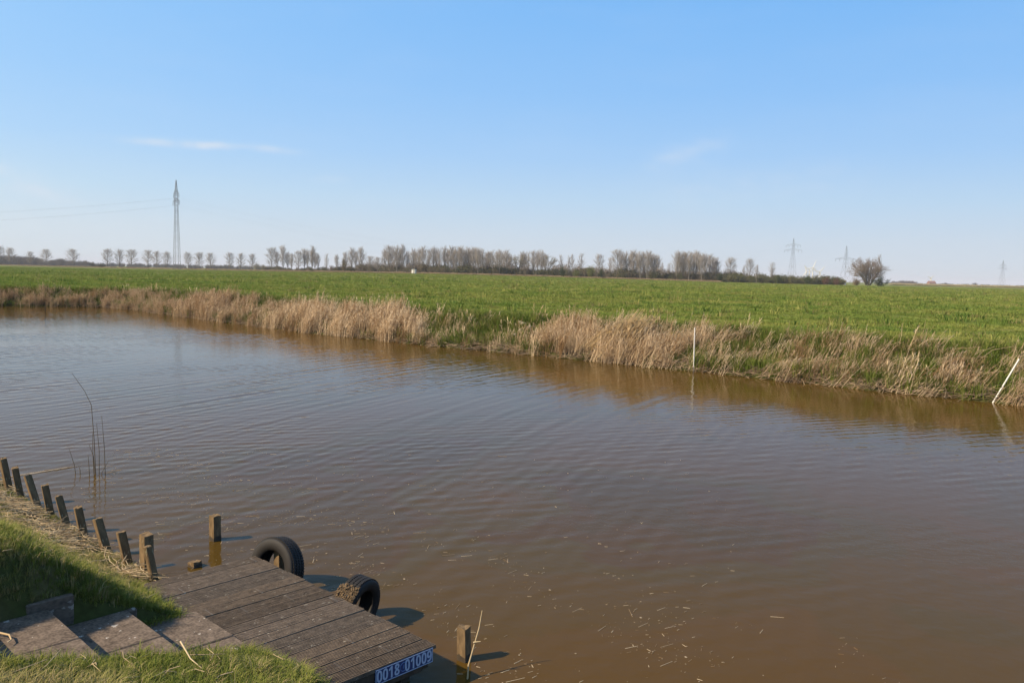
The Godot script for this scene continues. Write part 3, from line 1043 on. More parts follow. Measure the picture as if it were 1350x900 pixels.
func make_posts() -> void:
	var rng := RandomNumberGenerator.new()
	rng.seed = 12
	# bank stakes: [t at foot, t at top, top height]
	var stakes := [[-11.45, -11.46, 0.6], [-10.99, -10.97, 0.575], [-10.30, -10.5, 0.565], [-9.9, -9.9, 0.572], [-9.36, -9.46, 0.54], [-8.88, -8.89, 0.538], [-8.25, -8.36, 0.54], [-7.74, -7.78, 0.54]]
	for k in stakes.size():
		var s: Array = stakes[k]
		var foot := J(s[0] + (s[0] - s[1]) * 1.0, 3.04 + 0.06, -0.4)
		var top := J(s[1], 2.95, s[2])
		var o := base("bank_stake", J(s[0], 3.0, 0.25), "leaning wooden stake, %s from the jetty in the row along the bank" % ORD[stakes.size() - 1 - k], "stake", "wooden stakes along the near bank")
		var up := (top - foot).normalized()
		var x := Vector3(0.7239, 0, 0.6899)
		x = (x - up * x.dot(up)).normalized()
		var bas := Basis(x, up, x.cross(up)) * Basis(Vector3.UP, rng.randf_range(-0.15, 0.15))
		var sh := obj("shaft", hewn(Vector2(0.074 + rng.randf_range(-0.006, 0.006), 0.074), 0.0, (top - foot).length(), 0.012, 50 + k), M.post, o)
		sh.transform = Transform3D(bas, foot - o.position)
	single_post("mooring_post", J(-7.5, 3.07, 0), 0.56, Vector2(0.12, 0.09), 0.0, 0.0, "square dark wooden post standing upright at the end of the stake row")
	single_post("mooring_post", J(-8.5, 4.23, 0), 0.285, Vector2(0.095, 0.095), 0.0, 0.1, "square wooden post standing alone in the water beyond the jetty")
	single_post("mooring_post", J(-4.52, 4.28, 0), 0.268, Vector2(0.085, 0.075), 0.03, 0.15, "short rotting wooden post beside the jetty's numbered end")
	single_post("mooring_post", J(-7.87, 3.7, 0), 0.055, Vector2(0.1, 0.1), 0.1, 0.2, "stump of a post barely above water behind the jetty's far edge")
	single_post("mooring_post", J(-6.86, 4.06, 0), 0.36, Vector2(0.085, 0.085), 0.0, 0.1, "wooden post standing inside the upright tyre")
	# the pale board that leans beside the square post
	var o := base("leaning_board", J(-7.18, 3.02, 0.2), "pale narrow board leaning against the square post by the jetty", "board")
	var top := J(-7.19, 2.95, 0.55)
	var foot := J(-7.02, 3.05, -0.35)
	var up := (top - foot).normalized()
	var x := Vector3(0.7239, 0, 0.6899)
	x = (x - up * x.dot(up)).normalized()
	var mb := MB.new()
	mb.box(Transform3D(Basis(x, up, x.cross(up)), (top + foot) / 2 - o.position), Vector3(0.07, (top - foot).length(), 0.06), 0.008)
	obj("shaft", mb.mesh(), M.post, o)
	# white marker stakes at the far waterline
	for e in [[Vector3(5.91, -0.5, -26.6), Vector3(5.86, 1.42, -26.5), "white marker stake standing upright at the far waterline"], [Vector3(12.1, -0.5, -21.0), Vector3(12.92, 1.14, -20.95), "white marker stake leaning to the right at the far waterline"]]:
		var w := base("marker_stake", e[0] + Vector3(0, 0.5, 0), e[2], "stake", "white marker stakes on the far bank")
		var ms := MB.new()
		ms.tube([e[0] - w.position, e[1] - w.position], [0.021, 0.019], 8)
		obj("shaft", ms.mesh(), M.white, w)

func single_post(called: String, at: Vector3, top: float, size: Vector2, lean: float, turn: float, label: String) -> void:
	var o := base(called, at, label, "post")
	o.basis = jbasis() * Basis(Vector3.UP, turn) * Basis(Vector3.BACK, lean)
	obj("shaft", hewn(size, -0.8, top, 0.012, int(absf(at.x) * 100.0)), M.post, o)
	obj("wet_foot", hewn(size + Vector2(0.003, 0.003), -0.79, minf(0.055, top * 0.5), 0.02, 7, false), M.wet, o)

func hewn(size: Vector2, y0: float, y1: float, jag: float, seed_: int, closed := true) -> ArrayMesh:
	# a weathered square timber along y: slightly uneven sides and a worn, split top
	var rng := RandomNumberGenerator.new()
	rng.seed = seed_
	var ring := []
	for q in [[-1, -1], [-0.4, -1], [0.35, -1], [1, -1], [1, -0.3], [1, 0.4], [1, 1], [0.3, 1], [-0.35, 1], [-1, 1], [-1, 0.35], [-1, -0.4]]:
		ring.append(Vector2(q[0] * size.x / 2, q[1] * size.y / 2) * (0.96 if absf(q[0]) == 1.0 and absf(q[1]) == 1.0 else 1.0))
	var mb := MB.new()
	var rows := 7
	var grid := []
	for r in rows:
		var f := r / float(rows - 1)
		var line := []
		for k in ring.size():
			var w: float = 0.0 if not closed else 0.022 * rng.randf_range(-1, 1)
			var q: Vector2 = ring[k] * (1.0 + w - (0.03 if r == rows - 1 and closed else 0.0))
			var y := lerpf(y0, y1, f)
			if r == rows - 1:
				y += rng.randf_range(-jag, jag * 0.3)
			line.append(Vector3(q.x, y, q.y))
		grid.append(line)
	for r in rows - 1:
		var c := Vector3(0, lerpf(y0, y1, (r + 0.5) / (rows - 1)), 0)
		for k in ring.size():
			var k2 := (k + 1) % ring.size()
			mb.out_flat([grid[r][k], grid[r][k2], grid[r + 1][k2]], c)
			mb.out_flat([grid[r][k], grid[r + 1][k2], grid[r + 1][k]], c)
	if closed:
		var m := Vector3(rng.randf_range(-0.2, 0.2) * size.x, y1 - jag * 0.4, rng.randf_range(-0.2, 0.2) * size.y)
		for k in ring.size():
			mb.out_flat([m, grid[rows - 1][k], grid[rows - 1][(k + 1) % ring.size()]], Vector3(0, y0, 0))
	return mb.mesh()

# ---------------------------------------------------------------- trees
func limb(mb: MB, a: Vector3, b: Vector3, r0: float, r1: float, sides: int, bend: Vector3) -> Vector3:
	var m := (a + b) / 2 + bend
	mb.tube([a, m, b], [r0, (r0 + r1) / 2, r1], sides, false)
	return b

func turned(dir: Vector3, ang: float, roll: float) -> Vector3:
	var s := dir.cross(Vector3.UP if absf(dir.y) < 0.95 else Vector3.RIGHT).normalized()
	return dir.rotated(s, ang).rotated(dir, roll)

func twigs(mb: MB, a: Vector3, b: Vector3, n: int, length: float, rng: RandomNumberGenerator, lift: float) -> void:
	var dir := (b - a).normalized()
	for k in n:
		var f := rng.randf_range(0.15, 1.0)
		var q := a.lerp(b, f)
		var td := (turned(dir, rng.randf_range(0.25, 0.8), rng.randf() * TAU) + Vector3.UP * lift).normalized()
		var l := length * rng.randf_range(0.55, 1.25)
		var e := q + td * l
		mb.cone(q, e, rng.randf_range(0.012, 0.021))
		# two finer shoots
		for j in 3:
			var s := q.lerp(e, rng.randf_range(0.3, 0.95))
			mb.cone(s, s + (turned(td, rng.randf_range(0.3, 0.9), rng.randf() * TAU) + Vector3.UP * lift).normalized() * l * 0.6, 0.011)

func build_tree(kind: int, seed_: int) -> Array:
	# a bare tree 16 m high: [trunk mesh, crown mesh]
	var rng := RandomNumberGenerator.new()
	rng.seed = seed_
	var tr := MB.new()
	var cr := MB.new()
	tr.coloured = true
	cr.coloured = true
	tr.tint = Color(0.16, 0.145, 0.125)
	cr.tint = Color(0.27, 0.245, 0.22)
	if kind == 4:
		cr.tint = Color(0.17, 0.14, 0.115)
	if kind <= 2:
		var lean := Vector3(rng.randf_range(-0.5, 0.5), 0, rng.randf_range(-0.5, 0.5))
		var pts := []
		var rad := []
		for k in 7:
			var f := k / 6.0
			pts.append(Vector3(rng.randf_range(-0.15, 0.15), f * 14.5, rng.randf_range(-0.15, 0.15)) * Vector3(f, 1, f) + lean * f)
			rad.append(lerpf([0.26, 0.24, 0.17][kind], 0.03, f))
		tr.tube(pts, rad, 6)
		var nb: int = [56, 40, 26][kind]
		for k in nb:
			var f := (0.16 if kind else 0.18) + (0.82 if kind else 0.78) * pow((k + rng.randf()) / nb, 0.9)
			var at: Vector3 = Vector3(0, f * 14.5, 0) + lean * f
			var ang := rng.randf_range(0.2, 0.55) if kind else lerpf(1.25, 0.4, f) + rng.randf_range(-0.16, 0.16)
			var az := k * 2.4 + rng.randf_range(-0.5, 0.5)
			var dir := Vector3(sin(ang) * cos(az), cos(ang), sin(ang) * sin(az))
			var l := (7.4 if kind == 1 else 5.2) * (1.05 - f * 0.72) * rng.randf_range(0.7, 1.2) * smooth(-0.05, 0.32, f)
			if kind == 0:
				l = 5.0 * pow(maxf(0.08, sin(PI * (f - 0.08) / 0.97)), 0.7) * rng.randf_range(0.7, 1.1)
			l = maxf(l, 1.1)
			var bend := Vector3(cos(az), -0.6, sin(az)) * l * 0.05
			var e := limb(tr, at, at + dir * l, 0.075 * (1.1 - f) + 0.02, 0.022, 4, bend)
			var ns := int(2.0 + l * 1.2)
			for j in ns:
				var q := at.lerp(e, rng.randf_range(0.25, 1.0))
				var d2 := (turned(dir, rng.randf_range(0.3, 0.7), rng.randf() * TAU) + Vector3.UP * 0.35).normalized()
				var l2 := l * rng.randf_range(0.3, 0.5)
				cr.tube([q, q + d2 * l2], [0.026, 0.014], 3, false)
				twigs(cr, q, q + d2 * l2, 5, 0.75, rng, 0.35 if kind else 0.12)
			twigs(cr, at, e, 6, 0.8, rng, 0.35 if kind else 0.12)
	else:
		# a short trunk that forks into spreading limbs
		var fork := rng.randf_range(3.4, 4.8)
		var mains := rng.randi_range(3, 5)
		if kind == 4:
			fork = 1.3
			mains = 18
		var lean := Vector3(rng.randf_range(-0.3, 0.3), fork, rng.randf_range(-0.3, 0.3))
		limb(tr, Vector3.ZERO, lean, 0.3, 0.22, 7, Vector3(0.08, 0, 0))
		for k in mains:
			var ang := rng.randf_range(0.1, 0.75) if kind != 4 else rng.randf_range(0.1, 0.8)
			var az := TAU * k / mains + rng.randf_range(-0.5, 0.5)
			var dir := Vector3(sin(ang) * cos(az), cos(ang), sin(ang) * sin(az))
			var l := rng.randf_range(4.2, 5.6) if kind != 4 else rng.randf_range(6.2, 8.2)
			var start := lean if kind != 4 else lean * rng.randf_range(0.3, 1.0) + Vector3(cos(az), 0, sin(az)) * 0.8
			var e := limb(tr, start, start + dir * l, 0.17, 0.09, 5, Vector3(cos(az), 0, sin(az)) * 0.35)
			var nj := 5 if kind != 4 else 8
			for j in nj:
				var q := start.lerp(e, 0.1 + 0.9 * (j + 1) / float(nj))
				var d2 := (turned(dir, rng.randf_range(0.4, 1.05) if kind != 4 else rng.randf_range(0.5, 1.35), rng.randf() * TAU) + Vector3.UP * (0.2 if kind != 4 else 0.08)).normalized()
				var l2 := rng.randf_range(2.6, 4.4) * (1.15 - 0.5 * j / nj)
				var e2 := limb(tr, q, q + d2 * l2, 0.07, 0.03, 4, Vector3.UP * -0.15)
				for i in 6:
					var q3 := q.lerp(e2, rng.randf_range(0.25, 1.0))
					var d3 := (turned(d2, rng.randf_range(0.35, 0.85), rng.randf() * TAU) + Vector3.UP * 0.3).normalized()
					var l3 := rng.randf_range(1.2, 2.2)
					cr.tube([q3, q3 + d3 * l3], [0.027, 0.014], 3, false)
					twigs(cr, q3, q3 + d3 * l3, 5, 0.8, rng, 0.3)
				twigs(cr, q, e2, 6, 0.9, rng, 0.3)
	if kind == 3:
		# swelling buds and catkins
		for k in 1500:
			var q: Vector3 = cr.p[rng.randi() % cr.p.size()]
			cr.tint = Color(0.11, 0.105, 0.045)
			cr.cone(q, q + Vector3(rng.randf_range(-1, 1), rng.randf_range(-0.4, 1), rng.randf_range(-1, 1)) * 0.22, 0.07)
	return [tr.mesh(), cr.mesh(), tr, cr]

func height_of(mb: MB) -> float:
	var y := 0.0
	for q in mb.p:
		y = maxf(y, q.y)
	return y

func make_far_trees() -> void:
	var protos := {}
	for kind in [0, 1, 2, 3]:
		protos[kind] = []
		for k in ([4, 5, 3, 1][kind] as int):
			var b := build_tree(kind, 100 * kind + k + 1)
			protos[kind].append([b[0], b[1], height_of(b[3])])
	var rng := RandomNumberGenerator.new()
	rng.seed = 55
	for k in TREES.size():
		var e: Array = TREES[k]
		var pr: Array = protos[e[3]][(k * 7 + k / 5) % protos[e[3]].size()]
		var o := base(["spreading_tree", "poplar_tree", "slender_tree", "budding_tree"][e[3]], Vector3(e[0], ground_at(e[0], e[1]) - 0.1, -e[1]), e[5], "tree", "bare trees in the far row")
		obj("trunk", pr[0], M.bark, o)
		obj("crown", pr[1], M.twig, o)
		var s: float = (e[2] + 0.1) / pr[2]
		var wide: float = [1.4, 1.1, 1.15, 1.1][e[3]] * e[4]
		o.scale = Vector3(s * wide, s, s * wide)
		o.rotation.y = rng.randf() * TAU
	var b := build_tree(4, 990)
	var big := base("spreading_tree", Vector3(171, ground_at(171, 400) - 0.1, -400), "large many-stemmed bare tree with a broad round crown, beside the single-armed pylon", "tree")
	obj("trunk", b[0], M.bark, big)
	obj("crown", b[1], M.twig, big)
	var s: float = 16.1 / height_of(b[3])
	big.scale = Vector3(s * 1.02, s, s * 1.02)

func bush_mesh(seed_: int, leaves: int, leaf: float) -> MB:
	# a bush one metre in radius and 1.4 high: stems and leaf-sized faces through its volume
	var rng := RandomNumberGenerator.new()
	rng.seed = seed_
	var mb := MB.new()
	var tips := []
	for k in 26:
		var az := rng.randf() * TAU
		var ang := rng.randf_range(0.05, 0.95)
		var l := rng.randf_range(0.75, 1.3)
		var tip := Vector3(sin(ang) * cos(az), cos(ang), sin(ang) * sin(az)) * l
		mb.cone(Vector3(cos(az), 0, sin(az)) * 0.15, tip, 0.018)
		tips.append(tip)
		for j in 5:
			var q := tip * rng.randf_range(0.4, 1.0)
			mb.cone(q, q + Vector3(rng.randf_range(-1, 1), rng.randf_range(0.0, 1.2), rng.randf_range(-1, 1)) * 0.25, 0.01)
	for k in leaves:
		var tip: Vector3 = tips[rng.randi() % tips.size()]
		var q := tip * pow(rng.randf(), 0.4) + Vector3(rng.randf_range(-1, 1), rng.randf_range(-1, 1), rng.randf_range(-1, 1)) * 0.2
		if q.y < 0.02:
			q.y = rng.randf() * 0.3
		var a := Vector3(rng.randf_range(-1, 1), rng.randf_range(-1, 1), rng.randf_range(-1, 1)).normalized() * leaf
		var b := a.cross(Vector3(rng.randf_range(-1, 1), rng.randf_range(-1, 1), rng.randf_range(-1, 1)).normalized()) * 0.8
		mb.flat([q - a, q + b, q + a, q - b])
	return mb

func make_undergrowth() -> void:
	var rng := RandomNumberGenerator.new()
	rng.seed = 91
	var meshes := []
	for k in 4:
		meshes.append(bush_mesh(300 + k, 420, 0.055).mesh())
	var xf := [[], [], [], []]
	var col := [[], [], [], []]
	var put := func(x: float, d: float, h: float, wide: float, c: Color) -> void:
		var k := rng.randi() % 4
		var s := h / 1.35
		xf[k].append(Transform3D(Basis(Vector3.UP, rng.randf() * TAU).scaled(Vector3(s * wide, s, s * wide)), Vector3(x, ground_at(x, d) - 0.1, -d)))
		col[k].append(c * rng.randf_range(0.8, 1.2))
	# scrub under the long row: thick from the tall clump on, thin under the spaced trees
	for k in 1300:
		var a := lerpf(-0.30, 0.398, rng.randf())
		var d := 420.0 + 0.4 * maxf(0.0, -75.0 - a * 1090.0) + rng.randf_range(-7, 14)
		var h := rng.randf_range(1.6, 5.2) * (1.0 + 0.5 * nz.get_noise_2d(a * 1500.0, 0.0))
		var c := Color(0.13, 0.105, 0.08).lerp(Color(0.06, 0.068, 0.03), rng.randf())
		if a > 0.25:
			c = c.lerp(Color(0.075, 0.085, 0.03), 0.5)
		if a < -0.22:
			h *= 0.7
		put.call(a * d, d, h, rng.randf_range(0.8, 1.3), c)
	for k in 70:
		var a := lerpf(-0.51, -0.30, rng.randf())
		var d := 420.0 + 0.4 * (-75.0 - a * 1090.0) + rng.randf_range(-4, 10)
		put.call(a * d, d, rng.randf_range(0.8, 1.8), 1.3, Color(0.09, 0.075, 0.055))
	# taller leafless thicket that closes the row
	for k in 240:
		var a := lerpf(-0.20, 0.27, rng.randf())
		var d := 424.0 + 0.4 * maxf(0.0, -75.0 - a * 1090.0) + rng.randf_range(0, 16)
		put.call(a * d, d, rng.randf_range(4.0, 8.0), 0.75, Color(0.2, 0.175, 0.15))
	var under := base("undergrowth", Vector3.ZERO, "low dark scrub growing along the foot of the far tree row", "scrub")
	under.set_meta("kind", "stuff")
	for k in 4:
		scatter("scrub", meshes[k], M.twig, xf[k], col[k], under)
		xf[k].clear()
		col[k].clear()
	# woods and hedges far behind: left horizon, and right horizon
	for k in 420:
		var f := rng.randf()
		var a := lerpf(-0.66, -0.515, f)
		var d := rng.randf_range(1050, 1250)
		put.call(a * d, d, rng.randf_range(8, 15) * (1.08 - 0.45 * f) * (0.9 + 0.4 * nz.get_noise_2d(a * 900.0, 4.0)), 0.9, Color(0.07, 0.062, 0.05))
	for k in 260:
		var a := lerpf(-0.52, -0.28, rng.randf())
		var d := rng.randf_range(1150, 1350)
		put.call(a * d, d, rng.randf_range(3, 7.5), 1.2, Color(0.06, 0.058, 0.045))
	for k in 420:
		var a := lerpf(0.44, 0.66, rng.randf())
		var d := rng.randf_range(1550, 1750)
		put.call(a * d, d, rng.randf_range(1.6, 3.4), 1.6, Color(0.06, 0.07, 0.04))
	for k in 60:
		var a := lerpf(0.465, 0.49, rng.randf())
		put.call(a * 1500.0, 1500.0 + rng.randf_range(0, 30), rng.randf_range(4, 7.5), 1.0, Color(0.085, 0.07, 0.06))
	var wood := base("far_wood", Vector3.ZERO, "low bluish woods and hedges along the far horizon", "wood")
	wood.set_meta("kind", "stuff")
	for k in 4:
		scatter("scrub", meshes[k], M.twig, xf[k], col[k], wood)
	# bushes that stand out: [x, d, height, width, colour, label]
	var pick := [
		[-161.8, 523, 5.6, 4.6, Color(0.26, 0.25, 0.21), "pale blossoming bush in the tree row, left of the tall poplars"],
		[-157.0, 520, 4.6, 3.8, Color(0.22, 0.2, 0.15), "smaller pale blossoming bush at the left foot of the tall poplars"],
		[-95.4, 466, 8.2, 3.6, Color(0.12, 0.095, 0.05), "tawny budding willow bush among the poplars left of the hut"],
		[23.9, 404, 6.0, 2.6, Color(0.03, 0.045, 0.018), "dark evergreen bush pointed at the top, left of the green willow"],
		[37.7, 406, 7.2, 4.0, Color(0.11, 0.12, 0.04), "rounded greenish willow bush in the gap of the tree row"],
		[42.5, 402, 5.0, 2.6, Color(0.032, 0.045, 0.018), "dark bush at the right side of the greenish willow"],
		[30.5, 403, 4.6, 3.4, Color(0.1, 0.11, 0.035), "low yellow-green bush left of the rounded willow"],
		[101.2, 405, 5.4, 2.5, Color(0.03, 0.042, 0.018), "dark ivy-clad bush at the right end of the dense poplars"],
		[173.2, 391, 5.0, 5.2, Color(0.03, 0.042, 0.016), "dense dark green bush at the right foot of the large bare tree"],
		[163.0, 394, 3.9, 3.2, Color(0.14, 0.1, 0.055), "tan bush at the left foot of the large bare tree"],
		[155.0, 410, 4.6, 3.4, Color(0.1, 0.055, 0.035), "reddish brown bush left of the white shed"],
		[159.5, 409, 4.0, 3.0, Color(0.095, 0.055, 0.04), "low reddish brown bush touching the white shed"],
		[145.5, 410, 5.4, 3.4, Color(0.045, 0.06, 0.02), "dark green bush below the wind turbines"],
		[138.0, 411, 5.2, 3.2, Color(0.1, 0.095, 0.045), "olive bush at the right foot of the double-armed pylon"],
		[131.0, 410, 4.8, 3.4, Color(0.05, 0.065, 0.024), "dark green bush at the left foot of the double-armed pylon"],
		[-355.4, 700, 4.8, 4.5, Color(0.06, 0.055, 0.035), "lone low bush in the gap of the left tree row"],
		[-298.0, 598, 3.0, 5.5, Color(0.05, 0.055, 0.035), "wide low dark bush under the trees right of the gap"],
		[782, 1500, 4.6, 8.0, Color(0.07, 0.06, 0.05), "low tree clump on the right horizon behind the pale strips"],
		[807.9, 1450, 6.0, 7.0, Color(0.08, 0.065, 0.055), "small round tree on the right horizon, left of the faint pylon"],
	]
	var lush := []
	for k in 3:
		lush.append(bush_mesh(340 + k, 1500, 0.042).mesh())
	for k in pick.size():
		var e: Array = pick[k]
		var o := base("bush", Vector3(e[0], ground_at(e[0], e[1]) - 0.1, -float(e[1])), e[5], "bush", "bushes along the far tree row")
		o.scale = Vector3(e[3] / 1.25, e[2] / 1.35, e[3] / 1.25)
		o.rotation.y = k * 1.7
		obj("foliage", lush[k % 3], plain(e[4], 0.9, 0.2), o)

# ---------------------------------------------------------------- pylons, wires, turbines, buildings
func beam_between(mb: MB, a: Vector3, b: Vector3, w: float) -> void:
	mb.tube([a, b], [w, w], 4, false)

func make_pylon(at: Vector3, turn: float, h: float, half_base: float, arms: Array, label: String, thick: float, slim := 0.26) -> Node3D:
	# arms: [height, half length]
	var o := base("lattice_pylon", at, label, "pylon", "lattice power pylons")
	o.rotation.y = turn
	var halfw := func(y: float) -> float:
		return lerpf(half_base, half_base * slim, smooth(0, h * 0.78, y) * 0.5 + 0.5 * clampf(y / (h * 0.78), 0, 1)) if y < h * 0.84 else lerpf(half_base * slim, 0.12, (y - h * 0.84) / (h * 0.16))
	var ys := [0.0]
	var y := 0.0
	while y < h - 1.0:
		y = minf(h, y + maxf(1.6, halfw.call(y) * 2.5))
		ys.append(y)
	ys[-1] = h
	for s in [[-1, -1], [1, -1], [1, 1], [-1, 1]]:
		var mb := MB.new()
		for k in ys.size() - 1:
			var a: float = halfw.call(ys[k])
			var b: float = halfw.call(ys[k + 1])
			beam_between(mb, Vector3(s[0] * a, ys[k], s[1] * a), Vector3(s[0] * b, ys[k + 1], s[1] * b), thick)
		obj("leg", mb.mesh(), M.steel, o)
	var br := MB.new()
	for k in ys.size() - 1:
		var a: float = halfw.call(ys[k])
		var b: float = halfw.call(ys[k + 1])
		var ring := [Vector2(-1, -1), Vector2(1, -1), Vector2(1, 1), Vector2(-1, 1)]
		for j in 4:
			var c: Vector2 = ring[j]
			var d: Vector2 = ring[(j + 1) % 4]
			beam_between(br, Vector3(c.x * a, ys[k], c.y * a), Vector3(d.x * b, ys[k + 1], d.y * b), thick * 0.55)
			beam_between(br, Vector3(d.x * a, ys[k], d.y * a), Vector3(c.x * b, ys[k + 1], c.y * b), thick * 0.55)
			if k % 3 == 2:
				beam_between(br, Vector3(c.x * a, ys[k], c.y * a), Vector3(d.x * a, ys[k], d.y * a), thick * 0.6)
	var bo := obj("bracing", br.mesh(), M.steel, o)
	bo.set_meta("kind", "stuff")
	for ar in arms:
		var ay: float = ar[0]
		var al: float = ar[1]
		var hw: float = halfw.call(ay)
		for s in [-1.0, 1.0]:
			var mb := MB.new()
			var tip := Vector3(s * al, ay, 0)
			for z in [-hw, hw]:
				beam_between(mb, Vector3(s * hw, ay, z), tip, thick * 0.75)
				beam_between(mb, Vector3(s * hw, ay + 2.0, z), tip, thick * 0.75)
			for j in range(1, 5):
				var f := j / 5.0
				beam_between(mb, Vector3(lerpf(s * hw, s * al, f), ay, hw * (1 - f)), Vector3(lerpf(s * hw, s * al, f), ay + 2.0 * (1 - f), -hw * (1 - f)), thick * 0.45)
			var arm := obj("crossarm", mb.mesh(), M.steel, o)
			for f in [0.55, 0.98]:
				var ins := MB.new()
				var q := Vector3(s * lerpf(hw, al, f), ay, 0)
				ins.tube([q, q - Vector3(0, 1.2, 0), q - Vector3(0, 2.6, 0)], [0.09, 0.16, 0.09], 5)
				obj("insulator", ins.mesh(), M.steel, arm)
	return o

func make_wire(pts: Array, r: float, label: String) -> void:
	var o := base("power_line", pts[0], label, "power line", "power lines from the tall pylon")
	var mb := MB.new()
	var q := []
	var rr := []
	for e in pts:
		q.append(e - pts[0])
		rr.append(r)
	mb.tube(q, rr, 3)
	obj("wire", mb.mesh(), M.steel, o)

func make_pylons() -> void:
	var p1 := Vector3(-211.2, ground_at(-211.2, 520), -520)
	var p2 := Vector3(335.8, ground_at(335.8, 1000), -1000)
	# the line runs (.75, .66) in (x, d); arms stand across it
	var turn := atan2(0.75, -0.66) + 0.02
	make_pylon(p1, turn, 55.5, 1.7, [[47.0, 4.6], [42.5, 5.6]], "tall grey lattice pylon seen end-on, highest thing left of the hut", 0.085, 0.48)
	make_pylon(p2, turn, 52.3, 4.0, [[44.0, 9.5], [38.0, 11.5]], "distant pylon with two pairs of arms, left of the wind turbines", 0.075)
	make_pylon(Vector3(355.9, ground_at(355.9, 890), -890), 0.35, 40.0, 4.0, [[26.0, 14.0]], "distant pylon with one long crossarm, beside the large bare tree", 0.08)
	make_pylon(Vector3(883.7, ground_at(883.7, 1500), -1500), 0.5, 46.6, 4.4, [[38.0, 10.0], [32.0, 12.5]], "faint hazy pylon at the far right of the horizon", 0.09)
	var across := Vector3(-0.66, 0, -0.75)
	var names := ["upper", "upper", "lower", "lower"]
	for k in 4:
		var hgt: float = [44.4, 44.4, 39.9, 39.9][k]
		var off: float = [-4.5, 4.5, -5.5, 5.5][k]
		for way in 2:
			var a := p1 + Vector3(0, hgt, 0) + across * off
			var pts := []
			var b := p2 + Vector3(0, hgt, 0) + across * off * 1.4 if way == 0 else a + (p1 - p2) * 0.9
			for j in 25:
				var f := j / 24.0
				if way == 1 and f > 0.5:
					break
				pts.append(a.lerp(b, f) + Vector3(0, -30.0 * 4.0 * f * (1 - f), 0))
			make_wire(pts, 0.014, "%s %s power line sagging from the tall pylon to the %s" % [["near", "far"][k % 2], names[k], ["right", "left"][way]])

func make_far_buildings() -> void:
	# wind turbines
	var turb := [[541.0, 1500, 25.0, 14.5, 0.35, "tallest white wind turbine between the two distant pylons"], [546.0, 1530, 20.0, 14.0, 1.2, "white wind turbine in front of its taller neighbour between the pylons"], [553.0, 1500, 18.0, 13.0, 0.75, "rightmost white wind turbine of the cluster between the pylons"], [533.0, 1510, 18.0, 13.0, 1.7, "leftmost white wind turbine of the cluster between the pylons"], [805.0, 1600, 12.0, 8.0, 0.9, "small white wind turbine behind the red-roofed farmhouse"]]
	for e in turb:
		var o := base("wind_turbine", Vector3(e[0], ground_at(e[0], e[1]), -float(e[1])), e[5], "wind turbine", "white wind turbines on the horizon")
		var mb := MB.new()
		mb.tube([Vector3.ZERO, Vector3(0, e[2], 0)], [1.1, 0.7], 10)
		obj("tower", mb.mesh(), M.white, o)
		var nb := MB.new()
		nb.box(Transform3D(Basis(), Vector3(0, e[2] + 0.8, -1.0)), Vector3(1.4, 1.4, 3.0), 0.3)
		obj("nacelle", nb.mesh(), M.white, o)
		for k in 3:
			var a: float = e[4] + TAU * k / 3
			var dir := Vector3(sin(a), cos(a), 0)
			var bl := MB.new()
			var c := Vector3(0, e[2] + 0.8, 2.0)
			bl.tube([c, c + dir * 1.6, c + dir * e[3] * 0.4, c + dir * e[3]], [0.5, 0.85, 0.75, 0.3], 5)
			obj("blade", bl.mesh(), M.white, o)
	house("garden_hut", Vector3(-48.3, ground_at(-48.3, 402), -402), Vector3(1.8, 2.6, 1.6), 0.9, M.white, plain(Color(0.02, 0.018, 0.016)), "small white hut with dark roof in front of the poplars", -0.3)
	house("white_shed", Vector3(169.4, ground_at(169.4, 426), -426), Vector3(2.6, 2.1, 2.0), 0.7, M.white, plain(Color(0.25, 0.2, 0.17)), "small white shed left of the large bare tree", -0.6)
	house("farmhouse", Vector3(746.5, ground_at(746.5, 1480), -1480), Vector3(13.0, 3.0, 8.0), 4.0, plain(Color(0.2, 0.11, 0.09)), plain(Color(0.2, 0.1, 0.075)), "distant red-roofed farmhouse on the right horizon", 0.2)

func house(called: String, at: Vector3, size: Vector3, rise: float, wallm: Material, roofm: Material, label: String, turn: float) -> void:
	var o := base(called, at, label, "building")
	o.rotation.y = turn
	var mb := MB.new()
	mb.box(Transform3D(Basis(), Vector3(0, size.y / 2 - 0.1, 0)), Vector3(size.x, size.y + 0.2, size.z))
	var wall := obj("wall", mb.mesh(), wallm, o)
	var rf := MB.new()
	var hx := size.x / 2 + 0.2
	var hz := size.z / 2 + 0.25
	var y0 := size.y - 0.3
	var e := [Vector3(-hx, y0, hz), Vector3(hx, y0, hz), Vector3(hx, y0 + rise, 0), Vector3(-hx, y0 + rise, 0), Vector3(-hx, y0, -hz), Vector3(hx, y0, -hz)]
	var c := Vector3(0, y0 + rise * 0.3, 0)
	rf.out_flat([e[0], e[1], e[2], e[3]], c)
	rf.out_flat([e[4], e[5], e[2], e[3]], c)
	rf.out_flat([e[0], e[3], e[4]], c)
	rf.out_flat([e[1], e[2], e[5]], c)
	rf.out_flat([e[0], e[1], e[5], e[4]], c)
	obj("roof", rf.mesh(), roofm, o)
	var dr := MB.new()
	dr.box(Transform3D(Basis(), Vector3(size.x * 0.18, size.y * 0.4, size.z / 2 + 0.02)), Vector3(minf(0.8, size.x * 0.4), size.y * 0.8, 0.06))
	obj("door", dr.mesh(), plain(Color(0.3, 0.29, 0.27)), wall)

